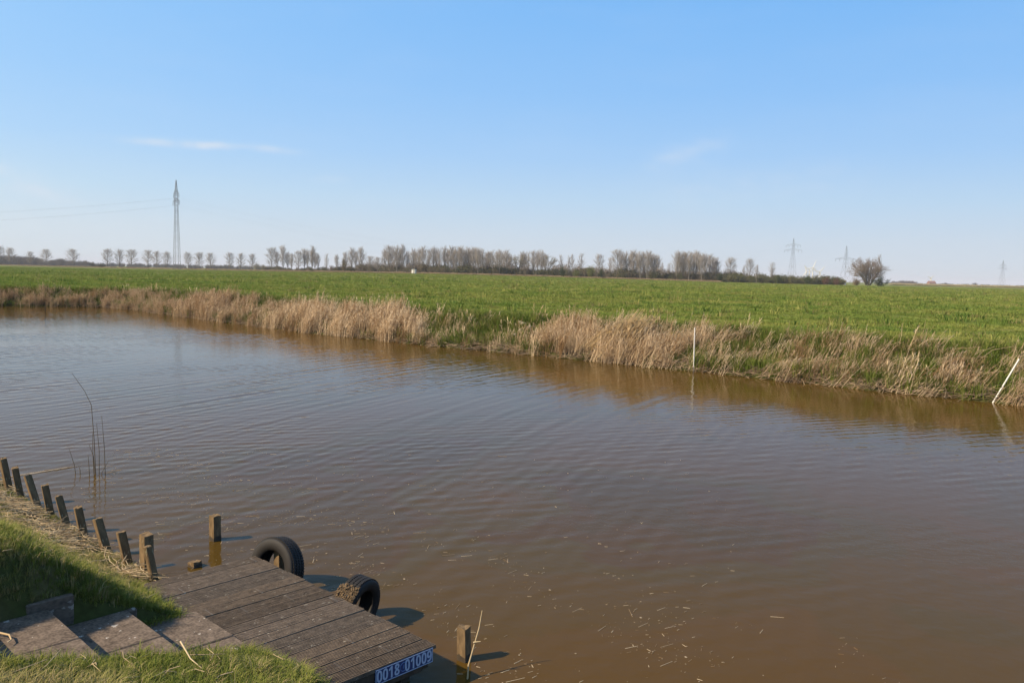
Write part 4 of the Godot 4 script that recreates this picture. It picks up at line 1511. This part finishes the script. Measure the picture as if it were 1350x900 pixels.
# ---------------------------------------------------------------- vegetation
func reed_clump(seed_: int, stalks: int, tall: float, bow: float) -> ArrayMesh:
	# dry reeds from one root: stalks with a few hanging leaves, bowed towards +x
	var rng := RandomNumberGenerator.new()
	rng.seed = seed_
	var mb := MB.new()
	for k in stalks:
		var az := rng.randf() * TAU
		var foot := Vector3(cos(az), 0, sin(az)) * rng.randf_range(0.0, 0.4)
		var h := tall * rng.randf_range(0.4, 1.15)
		var sp := Vector3(rng.randf_range(-0.3, 0.3), 0, rng.randf_range(-0.3, 0.3)) * h
		var bend := Vector3(bow * h * rng.randf_range(0.3, 1.2), 0, 0)
		var mid := foot + Vector3(0, h * 0.52, 0) + sp * 0.4 + bend * 0.3
		var top := foot + Vector3(0, h * (1.0 - bow * 0.3), 0) + sp + bend
		mb.tube([foot, mid, top], [0.008, 0.0065, 0.004], 3, false)
		for j in 3:
			var f := rng.randf_range(0.3, 0.95)
			var q := foot.lerp(mid, f * 2.0) if f < 0.5 else mid.lerp(top, f * 2.0 - 1.0)
			var a2 := rng.randf() * TAU
			var od := Vector3(cos(a2), 0, sin(a2))
			var l := rng.randf_range(0.15, 0.32)
			mb.ribbon([q, q + od * l * 0.5 + Vector3(0, l * 0.45, 0), q + od * l + Vector3(0, l * rng.randf_range(-0.2, 0.4), 0)], [0.012, 0.011, 0.0], od.cross(Vector3.UP))
		if rng.randf() < 0.2:
			# the plume
			for j in 3:
				var d := (top - mid).normalized() * 0.14 + Vector3(rng.randf_range(-1, 1), rng.randf_range(-1, 0.4), rng.randf_range(-1, 1)) * 0.03
				mb.cone(top - d * 0.3, top + d, 0.012)
	return mb.mesh()

func tuft(seed_: int, blades: int, tall: float, wide: float, spread: float, droop: float) -> ArrayMesh:
	var rng := RandomNumberGenerator.new()
	rng.seed = seed_
	var mb := MB.new()
	for k in blades:
		var az := rng.randf() * TAU
		var od := Vector3(cos(az), 0, sin(az))
		var foot := od.rotated(Vector3.UP, rng.randf_range(-1, 1)) * rng.randf_range(0.0, spread)
		var h := tall * rng.randf_range(0.45, 1.15)
		var d := droop * rng.randf_range(0.2, 1.3)
		var mid := foot + Vector3(0, h * 0.6, 0) + od * h * d * 0.35
		var top := foot + Vector3(0, h * (1.0 - 0.35 * d), 0) + od * h * d
		var side := od.cross(Vector3.UP).rotated(Vector3.UP, rng.randf_range(-0.7, 0.7))
		mb.ribbon([foot, mid, top], [wide, wide * 0.8, 0.0], side)
	return mb.mesh()

func straw_mesh() -> ArrayMesh:
	var mb := MB.new()
	mb.tube([Vector3(-0.5, 0, 0), Vector3(-0.1, 0.015, 0.03), Vector3(0.5, 0, -0.02)], [0.004, 0.0042, 0.0025], 4)
	return mb.mesh()

func reed_density(u: float) -> Vector4:
	# along the far bank: x share of reeds, y share of green, z lean to the right, w height
	var k := [
		[-90.0, 0.9, 0.25, 0.05, 0.95], [-60.0, 0.9, 0.3, 0.05, 1.0], [-52.0, 0.5, 0.8, 0.1, 0.95], [-47.0, 0.8, 0.45, 0.15, 1.15], [-43.0, 1.0, 0.25, 0.25, 1.35], [-38.0, 0.5, 0.8, 0.2, 1.0], [-34.0, 1.0, 0.25, 0.3, 1.3], [-30.0, 1.0, 0.2, 0.2, 1.35], [-27.0, 1.0, 0.2, 0.2, 1.45], [-24.3, 0.95, 0.3, 0.2, 1.35],
		[-23.2, 0.2, 1.0, 0.1, 0.8], [-20.5, 0.15, 1.0, 0.1, 0.8], [-18.6, 0.3, 0.9, 0.1, 1.0], [-17.6, 0.9, 0.4, 0.1, 1.25], [-15.0, 1.0, 0.15, 0.45, 1.35], [-13.0, 1.0, 0.15, 0.35, 1.25], [-11.8, 0.7, 0.8, 0.7, 1.15], [-10.6, 0.42, 1.1, 0.8, 1.05], [-8.0, 0.42, 1.1, 0.75, 1.1], [-5.0, 0.46, 1.0, 0.9, 1.2], [-2.0, 0.46, 1.0, 0.9, 1.2], [8.0, 0.46, 1.0, 0.8, 1.2]]
	for j in k.size() - 1:
		if u <= k[j + 1][0]:
			var f: float = clampf((u - k[j][0]) / (k[j + 1][0] - k[j][0]), 0, 1)
			return Vector4(k[j][1], k[j][2], k[j][3], k[j][4]).lerp(Vector4(k[j + 1][1], k[j + 1][2], k[j + 1][3], k[j + 1][4]), f)
	return Vector4(0.7, 0.7, 0.6, 1.1)

func make_reeds() -> void:
	var rng := RandomNumberGenerator.new()
	rng.seed = 66
	var kinds := []
	for k in 5:
		kinds.append(reed_clump(400 + k, 11, 1.25, [0.05, 0.15, 0.3, 0.5, 0.2][k]))
	var greens := []
	for k in 3:
		greens.append(tuft(450 + k, 26, 0.5, 0.014, 0.16, [0.4, 0.8, 0.6][k]))
	var xf := [[], [], [], [], []]
	var col := [[], [], [], [], []]
	var gx := [[], [], []]
	var gc := [[], [], []]
	var n := 0
	while n < 9500:
		n += 1
		var u := rng.randf_range(-84.0, 8.0)
		var q := reed_density(u)
		var w := rng.randf_range(-0.22, 2.7)
		w = w * (0.65 + 0.35 * rng.randf())
		var patch := nz.get_noise_2d(u * 16.0, w * 10.0 + 200.0) * 0.5 + 0.5
		if rng.randf() < q.x * smooth(0.4, 0.62, patch + 0.05) * (1.0 - 0.75 * smooth(1.5, 2.7, w)):
			var at := UW(u, w)
			at.y = maxf(at.y, -0.05) - 0.03
			var lean := (q.z * rng.randf_range(0.35, 1.25)) * (0.7 + 0.7 * nz.get_noise_2d(u * 10.0, 400.0))
			var k := clampi(int(lean * 4.0) + rng.randi_range(0, 1), 0, 4)
			var s := 0.74 * q.w * rng.randf_range(0.6, 1.05) * (1.0 - 0.18 * smooth(1.0, 2.6, w))
			# lean towards the viewer's right, more or less
			var yaw := rng.randf_range(-0.6, 0.6) + 0.1 if q.z > 0.15 else rng.randf() * TAU
			var b := Basis(Vector3.BACK, -lean * 0.95) * Basis(Vector3.UP, yaw)
			xf[k].append(Transform3D(b.scaled(Vector3(s, s, s)), at))
			var tone := rng.randf()
			var c := Color(0.42, 0.295, 0.175).lerp(Color(0.64, 0.5, 0.335), tone)
			if rng.randf() < 0.25:
				c = Color(0.24, 0.15, 0.075)
			if u < -36.0:
				c = c.lerp(Color(0.25, 0.16, 0.09), 0.4)
			col[k].append(c)
	n = 0
	while n < 19000:
		n += 1
		var u := rng.randf_range(-84.0, 8.0)
		var q := reed_density(u)
		var w := rng.randf_range(0.04, 4.2)
		var patch := nz.get_noise_2d(u * 14.0 + 500.0, w * 9.0) * 0.5 + 0.5
		if rng.randf() < (q.y + smooth(1.6, 3.2, w)) * smooth(0.3, 0.6, patch + 0.1 + 0.2 * smooth(2, 3.5, w)):
			var k := rng.randi() % 3
			var s := rng.randf_range(0.45, 1.15) * (1.0 - 0.35 * smooth(2.0, 4.0, w))
			gx[k].append(Transform3D(Basis(Vector3.UP, rng.randf() * TAU).scaled(Vector3(s * 1.2, s, s * 1.2)), UW(u, w) - Vector3(0, 0.02, 0)))
			var c := Color(0.085, 0.125, 0.022).lerp(Color(0.17, 0.19, 0.045), rng.randf())
			if rng.randf() < 0.14:
				c = Color(0.24, 0.19, 0.09)
			gc[k].append(c)
	# the big bundle that lies over to the right
	for k in 46:
		var u := -14.9 + rng.randf_range(-0.5, 0.5)
		var at := UW(u, rng.randf_range(0.1, 0.9))
		var s := rng.randf_range(1.25, 1.55)
		var b := Basis(Vector3.BACK, -rng.randf_range(0.62, 0.82)) * Basis(Vector3.UP, rng.randf_range(-0.3, 0.3))
		xf[1].append(Transform3D(b.scaled(Vector3(s, s, s)), at))
		col[1].append(Color(0.46, 0.34, 0.19) * rng.randf_range(0.85, 1.1))
	# single tall stems that stand out of the belt
	var lone := []
	var lonec := []
	for k in 110:
		var u := rng.randf_range(-60.0, 6.0)
		var s := rng.randf_range(0.7, 1.1)
		lone.append(Transform3D((Basis(Vector3.BACK, rng.randf_range(-0.5, 0.15)) * Basis(Vector3.UP, rng.randf() * TAU)).scaled(Vector3(s, s, s)), UW(u, rng.randf_range(0.2, 2.8))))
		lonec.append(Color(0.45, 0.32, 0.18).lerp(Color(0.62, 0.5, 0.32), rng.randf()))
	# broken stalks lying along the water's edge
	var sx := []
	var sc := []
	for k in 5200:
		var u := rng.randf_range(-60.0, 6.0)
		var w := rng.randf_range(-0.15, 1.4) * rng.randf()
		var at := UW(u, w)
		at.y = maxf(at.y, 0.0) + rng.randf_range(0.0, 0.14)
		var l := rng.randf_range(0.25, 1.1)
		sx.append(Transform3D((Basis(Vector3.UP, rng.randf() * TAU) * Basis(Vector3.BACK, rng.randf_range(-0.25, 0.6))).scaled_local(Vector3(l, 1.6, 1.6)), at))
		sc.append(Color(0.14, 0.09, 0.055).lerp(Color(0.38, 0.29, 0.2), rng.randf()))
	# mats of dead leaves over the foot of the bank
	var belt := base("reed_belt", Vector3.ZERO, "belt of dry tan reeds and green herbs along the far waterline", "reeds")
	belt.set_meta("kind", "stuff")
	for k in 5:
		scatter("reeds", kinds[k], M.reed, xf[k], col[k], belt)
	scatter("lone_stems", reed_clump(470, 3, 1.35, 0.1), M.reed, lone, lonec, belt)
	for k in 3:
		scatter("herbs", greens[k], M.blade, gx[k], gc[k], belt)
	scatter("broken_stalks", straw_mesh(), M.reed, sx, sc, belt)
	# the pale strip of dry reed along the ditch at the far side of the meadow, and strips far to the right
	var strip := []
	var stc := []
	for k in 2600:
		var a := lerpf(-0.66, 0.25, rng.randf())
		var d := 402.0 + 0.4 * maxf(0.0, -75.0 - a * 1090.0) + rng.randf_range(-2, 3)
		strip.append(Transform3D(Basis(Vector3.UP, rng.randf() * TAU).scaled(Vector3(2.6, rng.randf_range(0.5, 0.95), 2.6)), Vector3(a * d, ground_at(a * d, d) - 0.05, -d)))
		stc.append(Color(0.34, 0.26, 0.16) * rng.randf_range(0.8, 1.15))
	for k in 2400:
		var a := lerpf(0.455, 0.68, rng.randf())
		var d: float = [690.0, 1180.0][k % 2] + rng.randf_range(-6, 6)
		if nz.get_noise_2d(a * 500.0, d) < -0.15:
			continue
		strip.append(Transform3D(Basis(Vector3.UP, rng.randf() * TAU).scaled(Vector3(5, rng.randf_range(0.8, 1.5), 5)), Vector3(a * d, ground_at(a * d, d) - 0.05, -d)))
		stc.append(Color(0.42, 0.36, 0.2) * rng.randf_range(0.85, 1.1))
	tag(scatter("ditch_reeds", reed_clump(480, 40, 1.0, 0.1), M.reed, strip, stc), "pale strip of dry reed along the ditch before the far trees", "reeds")

func make_field_grass() -> void:
	var rng := RandomNumberGenerator.new()
	rng.seed = 88
	var kinds := []
	for k in 4:
		kinds.append(tuft(500 + k, 22, 0.2, 0.012, 0.2, [0.5, 0.9, 0.7, 0.4][k]))
	var xf := [[], [], [], []]
	var col := [[], [], [], []]
	for band in [[25.0, 48.0, 42000, 0.9], [48.0, 95.0, 46000, 1.35], [95.0, 190.0, 42000, 2.0], [190.0, 400.0, 36000, 3.0]]:
		for k in (band[2] as int):
			var d := sqrt(lerpf(band[0] * band[0], band[1] * band[1], rng.randf()))
			var a := rng.randf_range(-0.68, 0.68)
			var x := a * d
			var q := uw(x, d)
			if q.y < 2.2:
				continue
			var j := rng.randi() % 4
			var clump := nz.get_noise_2d(x * 5.0, d * 5.0)
			var s: float = band[3] * rng.randf_range(0.5, 1.1) * (1.0 + 0.7 * clump)
			s = maxf(s, 0.3)
			xf[j].append(Transform3D(Basis(Vector3.UP, rng.randf() * TAU).scaled(Vector3(s * 1.15, s * 0.85 / (1.0 + 0.1 * band[3]), s * 1.15)), Vector3(x, far_h(q.x, q.y, x, d) - 0.02, -d)))
			var c := field_tint(x, d) * rng.randf_range(0.7, 1.5)
			c = c.lerp(Color(0.115, 0.185, 0.035), smooth(0.05, 0.5, clump) * 0.6)
			if rng.randf() < 0.05:
				c = Color(0.2, 0.2, 0.06)
			if rng.randf() < 0.025:
				c = Color(0.26, 0.21, 0.1)
			col[j].append(c)
	# rank clumps that stand out of the sward
	for k in 1500:
		var d := 26.0 + 150.0 * pow(rng.randf(), 1.8)
		var x := rng.randf_range(-0.68, 0.68) * d
		var q := uw(x, d)
		if q.y < 2.6 or nz.get_noise_2d(x * 2.0 + 70.0, d * 3.0) < 0.0:
			continue
		var j := rng.randi() % 4
		var s := rng.randf_range(1.3, 2.4) * (1.0 + d / 120.0)
		xf[j].append(Transform3D(Basis(Vector3.UP, rng.randf() * TAU).scaled(Vector3(s, s * 0.75, s)), Vector3(x, far_h(q.x, q.y, x, d) - 0.02, -d)))
		col[j].append([Color(0.07, 0.12, 0.024), Color(0.24, 0.24, 0.07), Color(0.1, 0.15, 0.03), Color(0.2, 0.17, 0.07)][rng.randi() % 4])
	var g := base("meadow_grass", Vector3.ZERO, "green meadow grass covering the field beyond the reeds", "grass")
	g.set_meta("kind", "stuff")
	for k in 4:
		scatter("tufts", kinds[k], M.blade, xf[k], col[k], g)

func make_near_grass() -> void:
	var rng := RandomNumberGenerator.new()
	rng.seed = 99
	var kinds := []
	for k in 5:
		kinds.append(tuft(600 + k, 14, [0.10, 0.12, 0.15, 0.09, 0.2][k], 0.0048, 0.04, [0.6, 1.0, 0.8, 0.4, 0.5][k]))
	var xf := [[], [], [], [], []]
	var col := [[], [], [], [], []]
	for n in 52000:
		var t := rng.randf_range(-15.0, -3.2)
		var v := rng.randf_range(0.2, 3.12)
		if n > 30000:
			t = rng.randf_range(-8.2, -3.6)
		if t > -6.1 and t < -5.0:
			# only a few tufts reach in over the ends of the slabs
			continue
		if t > -7.0 and v > near_edge(t) + 0.02:
			continue
		var h := near_h(t, v)
		if h < 0.16:
			continue
		var patch := nz.get_noise_2d(t * 22.0, v * 22.0) * 0.5 + 0.5
		var dry := smooth(1.8, 2.5, v) * 0.6 * smooth(-6.4, -7.4, t) + smooth(0.42, 0.62, nz.get_noise_2d(t * 10.0 + 70.0, v * 16.0) * 0.5 + 0.5)
		var k := rng.randi() % 4
		if rng.randf() < 0.02 and v < 2.4:
			k = 4
		var s := rng.randf_range(0.45, 1.0) * (0.6 + 0.6 * patch)
		s *= 1.0 - 0.45 * smooth(2.1, 2.8, v) * smooth(-6.3, -6.9, t)
		s *= 0.75 + 0.25 * smooth(-4.9, -4.4, t) if t > -5.0 else 1.0
		var b := Basis(Vector3.UP, rng.randf() * TAU)
		xf[k].append(Transform3D(b.scaled(Vector3(s, s, s)), J(t, v, h - 0.008)))
		var c := Color(0.1, 0.14, 0.024).lerp(Color(0.2, 0.2, 0.05), patch * rng.randf_range(0.6, 1.2))
		c = c.lerp(Color(0.33, 0.26, 0.13), dry * rng.randf_range(0.1, 0.9))
		if rng.randf() < 0.14:
			c = Color(0.34, 0.27, 0.14)
		col[k].append(c)
	# tufts that hang over the slabs and the deck
	for n in 1500:
		var t := 0.0
		var v := 0.0
		var h := 0.0
		if n % 3 == 0:
			t = rng.randf_range(-5.0, -4.84)
			v = rng.randf_range(0.4, 2.82)
			h = near_h(-4.8, v) - 0.02
		elif n % 3 == 1:
			t = rng.randf_range(-6.95, -6.0)
			v = rng.randf_range(2.4, 2.74)
			h = 0.31
		else:
			t = rng.randf_range(-5.2, -4.3)
			v = 2.76 + 0.16 * rng.randf() * smooth(-5.4, -4.6, t)
			h = 0.3
		var s := rng.randf_range(0.5, 0.95)
		var k := rng.randi() % 4
		xf[k].append(Transform3D(Basis(Vector3.UP, rng.randf() * TAU).scaled(Vector3(s, s, s)), J(t, v, h - 0.01)))
		col[k].append(Color(0.1, 0.14, 0.024).lerp(Color(0.21, 0.2, 0.05), rng.randf()))
	var g := base("bank_grass", Vector3.ZERO, "short spring grass covering the near bank around the steps", "grass")
	g.set_meta("kind", "stuff")
	for k in 5:
		scatter("tufts", kinds[k], M.blade, xf[k], col[k], g)
	# dry reed straw washed up in a band along the stakes
	var sx := []
	var sc := []
	for n in 2700:
		var t := rng.randf_range(-14.0, -7.15)
		var mid := 2.62 + 0.14 * nz.get_noise_2d(t * 8.0, 60.0)
		var v := mid + rng.randfn(0.0, 0.24)
		if v > 3.08 or nz.get_noise_2d(t * 14.0, v * 30.0 + 90.0) < -0.12:
			continue
		var l := rng.randf_range(0.08, 0.42)
		var b := jbasis() * Basis(Vector3.UP, rng.randfn(0.3, 0.7)) * Basis(Vector3.BACK, rng.randfn(0.0, 0.13))
		sx.append(Transform3D(b.scaled_local(Vector3(l, 0.8, 0.8)), J(t, v, near_h(t, v) + rng.randf_range(0.01, 0.07))))
		sc.append(Color(0.2, 0.14, 0.08).lerp(Color(0.46, 0.37, 0.24), rng.randf()))
	# single straws elsewhere
	for n in 260:
		var t := rng.randf_range(-9.0, -3.8)
		var v := rng.randf_range(0.4, 2.9)
		if t > -6.1 and t < -5.0:
			continue
		sx.append(Transform3D((jbasis() * Basis(Vector3.UP, rng.randf() * TAU) * Basis(Vector3.BACK, rng.randfn(0.0, 0.2))).scaled_local(Vector3(rng.randf_range(0.06, 0.22), 0.7, 0.7)), J(t, v, near_h(t, v) + 0.05)))
		sc.append(Color(0.42, 0.33, 0.2) * rng.randf_range(0.7, 1.1))
	tag(scatter("washed_up_straw", straw_mesh(), M.reed, sx, sc), "band of dry reed straw washed up beside the stakes", "straw")

# ---------------------------------------------------------------- small things
func stem_things(called: String, at: Vector3, stems: Array, r: float, c: Color, label: String, category: String) -> void:
	var o := base(called, at, label, category)
	for s in stems:
		var mb := MB.new()
		var rr := []
		for j in s.size():
			rr.append(lerpf(r, r * 0.4, j / float(s.size() - 1)))
		mb.tube(s, rr, 5)
		obj("stem", mb.mesh(), plain(c, 0.85, 0.2), o)

func make_small_things() -> void:
	var rng := RandomNumberGenerator.new()
	rng.seed = 21
	# bare reed stems standing in the water beyond the stakes
	stem_things("reed_plant", Vector3(-5.97, 0, -11.7), [
		[Vector3(0.02, -0.3, 0), Vector3(0.0, 0.5, 0), Vector3(-0.03, 1.0, 0), Vector3(-0.12, 1.2, 0), Vector3(-0.3, 1.46, 0)],
		[Vector3(0.05, -0.3, 0.1), Vector3(0.03, 0.3, 0.1), Vector3(0.03, 0.62, 0.1)],
		[Vector3(0.0, -0.3, -0.05), Vector3(-0.04, 0.25, -0.05), Vector3(-0.1, 0.42, -0.05)],
		[Vector3(0.18, -0.3, 0.05), Vector3(0.17, 0.4, 0.05), Vector3(0.14, 0.86, 0.05)],
		[Vector3(0.06, -0.2, 0.0), Vector3(0.07, 0.35, 0.0), Vector3(0.05, 0.75, 0.02)],
		[Vector3(-0.02, -0.2, 0.1), Vector3(-0.03, 0.15, 0.1), Vector3(-0.04, 0.3, 0.1)],
		[Vector3(-0.26, -0.2, 0.0), Vector3(-0.29, 0.12, 0.0), Vector3(-0.36, 0.36, 0.0)],
		[Vector3(-0.2, -0.2, 0.02), Vector3(-0.2, 0.05, 0.02), Vector3(-0.21, 0.1, 0.02)],
		[Vector3(0.15, -0.2, 0.0), Vector3(0.1, 0.02, 0.0), Vector3(0.2, 0.2, 0.0)],
	], 0.0065, Color(0.13, 0.1, 0.065), "thin bare reed stems standing in the water beyond the stakes", "reeds")
	# the thin reed leaning against the short post
	stem_things("reed_stalk", Vector3(-0.27, 0, -5.93), [[Vector3(-0.02, -0.3, 0.06), Vector3(0.0, 0.1, 0.0), Vector3(0.07, 0.34, -0.1), Vector3(0.09, 0.47, -0.12)], [Vector3(0.03, 0.25, -0.05), Vector3(0.05, 0.255, -0.05), Vector3(0.085, 0.26, -0.05)]], 0.008, Color(0.42, 0.33, 0.2), "pale dry reed stalk leaning beside the short rotting post", "reed")
	stem_things("reed_stalk", J(-7.02, 3.14, 0.0), [[Vector3(0, 0.06, 0), Vector3(0.12, 0.03, 0.04), Vector3(0.22, 0.01, 0.1)]], 0.009, Color(0.5, 0.4, 0.27), "short pale reed stalk floating behind the jetty's inner far edge", "reed")
	stem_things("reed_stalk", J(-5.72, 1.5, 0.655), [[Vector3(-0.1, 0.012, -0.03), Vector3(-0.02, 0.014, 0.0), Vector3(0.03, 0.012, 0.06), Vector3(0.03, 0.012, 0.1)]], 0.008, Color(0.4, 0.3, 0.18), "curled pale straw lying on the upper slab step", "straw")
	stem_things("reed_stalk", J(-4.75, 2.2, 0.0), [[Vector3(-0.1, 0.68, -0.1), Vector3(0.0, 0.62, 0.0), Vector3(0.1, 0.6, 0.08)]], 0.006, Color(0.5, 0.4, 0.25), "pale straw lying on the grass in front of the steps", "straw")
	# things at the far left waterline
	stem_things("dark_stick", Vector3(-29.4, 0, -51.9), [[Vector3(0, -0.4, 0), Vector3(0, 0.3, 0), Vector3(-0.02, 0.62, 0)]], 0.035, Color(0.06, 0.045, 0.035), "dark stick standing in the water at the far left bank", "stick")
	var fl := base("white_float", Vector3(-33.6, 0.0, -58.5), "small white float on the water at the far left bank", "float")
	var sm := SphereMesh.new()
	sm.radius = 0.085
	sm.height = 0.2
	sm.radial_segments = 16
	sm.rings = 8
	obj("ball", sm, M.white, fl).position = Vector3(0, 0.05, 0)
	var ey := MB.new()
	ey.tube([Vector3(0, 0.14, 0), Vector3(0, 0.19, 0)], [0.02, 0.015], 6)
	obj("eyelet", ey.mesh(), M.white, fl)
	var lg := base("drift_log", Vector3(-29.9, 0.0, -59.1), "dark drift log with a pale broken end at the far left bank", "log")
	var lm := MB.new()
	lm.tube([Vector3(-0.5, 0.02, 0.1), Vector3(-0.1, 0.08, 0), Vector3(0.5, 0.16, -0.05), Vector3(0.75, 0.2, -0.1)], [0.08, 0.14, 0.13, 0.07], 8)
	obj("trunk", lm.mesh(), M.wet, lg)
	var le := MB.new()
	le.tube([Vector3(-0.95, 0.01, 0.15), Vector3(-0.6, 0.05, 0.1), Vector3(-0.45, 0.06, 0.1)], [0.03, 0.07, 0.06], 7)
	obj("broken_end", le.mesh(), M.white, lg)
	# pale stones where the far bank has slipped
	for k in 5:
		var e: Array = [[-19.7, 1.9, 0.17, "largest"], [-19.45, 1.5, 0.12, "second largest"], [-19.55, 1.2, 0.1, "lowest"], [-19.2, 1.75, 0.09, "rightmost"], [-20.0, 2.1, 0.08, "leftmost"]][k]
		var st := base("pale_stone", UW(e[0], e[1]) + Vector3(0, 0.1, 0.1), "%s of the pale stones in the slipped gap of the far bank" % e[3], "stone", "pale stones in the far bank")
		var mb := MB.new()
		var ico := SphereMesh.new()
		ico.radial_segments = 10
		ico.rings = 6
		ico.radius = 1.0
		ico.height = 2.0
		var arr := ico.get_mesh_arrays()
		var vv: PackedVector3Array = arr[Mesh.ARRAY_VERTEX]
		var nn: PackedVector3Array = arr[Mesh.ARRAY_NORMAL]
		var ii: PackedInt32Array = arr[Mesh.ARRAY_INDEX]
		for j in vv.size():
			var q := vv[j]
			mb.vert(q * Vector3(1.2, 0.9, 0.8) * (1.0 + 0.5 * nz.get_noise_3d(q.x * 14.0 + k * 30.0, q.y * 14.0, q.z * 14.0)) * e[2] * 0.75, nn[j])
		for j in range(0, ii.size(), 3):
			mb.face(ii[j], ii[j + 1], ii[j + 2])
		obj("rock", mb.mesh(), plain(Color(0.42, 0.36, 0.28), 0.9, 0.2), st)
	# flotsam: specks and bits of reed drifting by the jetty
	var bit := MB.new()
	bit.box(Transform3D(), Vector3(1, 0.1, 1), 0.04)
	var bx := []
	var bc := []
	var sx := []
	var sc := []
	for n in 13000:
		var x := rng.randf_range(-6.5, 3.0)
		var d := rng.randf_range(5.6, 13.5)
		var t := 0.7239 * x - 0.6899 * d
		var v := 0.6899 * x + 0.7239 * d
		if v < 4.0 and t > -7.1:
			continue
		if v < 3.2:
			continue
		var dens := exp(-pow((v - 5.0) / 1.6, 2.0)) * smooth(-0.2, 0.4, nz.get_noise_2d(t * 12.0, v * 24.0)) + 0.03
		if rng.randf() > dens:
			continue
		if rng.randf() < 0.6:
			var s := rng.randf_range(0.003, 0.008) * (2.0 if rng.randf() < 0.08 else 1.0)
			bx.append(Transform3D(Basis(Vector3.UP, rng.randf() * TAU).scaled_local(Vector3(s, s, s * rng.randf_range(0.5, 1.6))), Vector3(x, 0.003, -d)))
			bc.append(Color(0.14, 0.095, 0.05).lerp(Color(0.42, 0.35, 0.25), rng.randf()))
		else:
			var l := rng.randf_range(0.012, 0.05) if rng.randf() < 0.8 else rng.randf_range(0.05, 0.17)
			sx.append(Transform3D(Basis(Vector3.UP, rng.randfn(0.7, 0.6)).scaled_local(Vector3(l, 0.4, 0.6)), Vector3(x, 0.002, -d)))
			sc.append(Color(0.2, 0.13, 0.07).lerp(Color(0.6, 0.5, 0.35), rng.randf()))
	# a raft of stems drifting past the stakes
	for n in 34:
		var f := rng.randf()
		var q := Vector3(-7.03, 0.004, -11.44).lerp(Vector3(-6.53, 0.004, -12.06), f) + Vector3(rng.randfn(0.0, 0.02), 0, rng.randfn(0.0, 0.03))
		sx.append(Transform3D(Basis(Vector3.UP, 0.9 + rng.randfn(0.0, 0.12)).scaled_local(Vector3(rng.randf_range(0.12, 0.45), 0.5, 0.9)), q))
		sc.append(Color(0.2, 0.15, 0.1).lerp(Color(0.42, 0.36, 0.28), rng.randf()))
	var fo := base("flotsam", Vector3.ZERO, "specks and bits of dry reed drifting on the water by the jetty", "flotsam")
	fo.set_meta("kind", "stuff")
	scatter("specks", bit.mesh(), M.reed, bx, bc, fo)
	var stem := MB.new()
	stem.tube([Vector3(-0.5, 0, 0), Vector3(0.5, 0, 0)], [0.0042, 0.003], 4)
	scatter("stems", stem.mesh(), M.reed, sx, sc, fo)
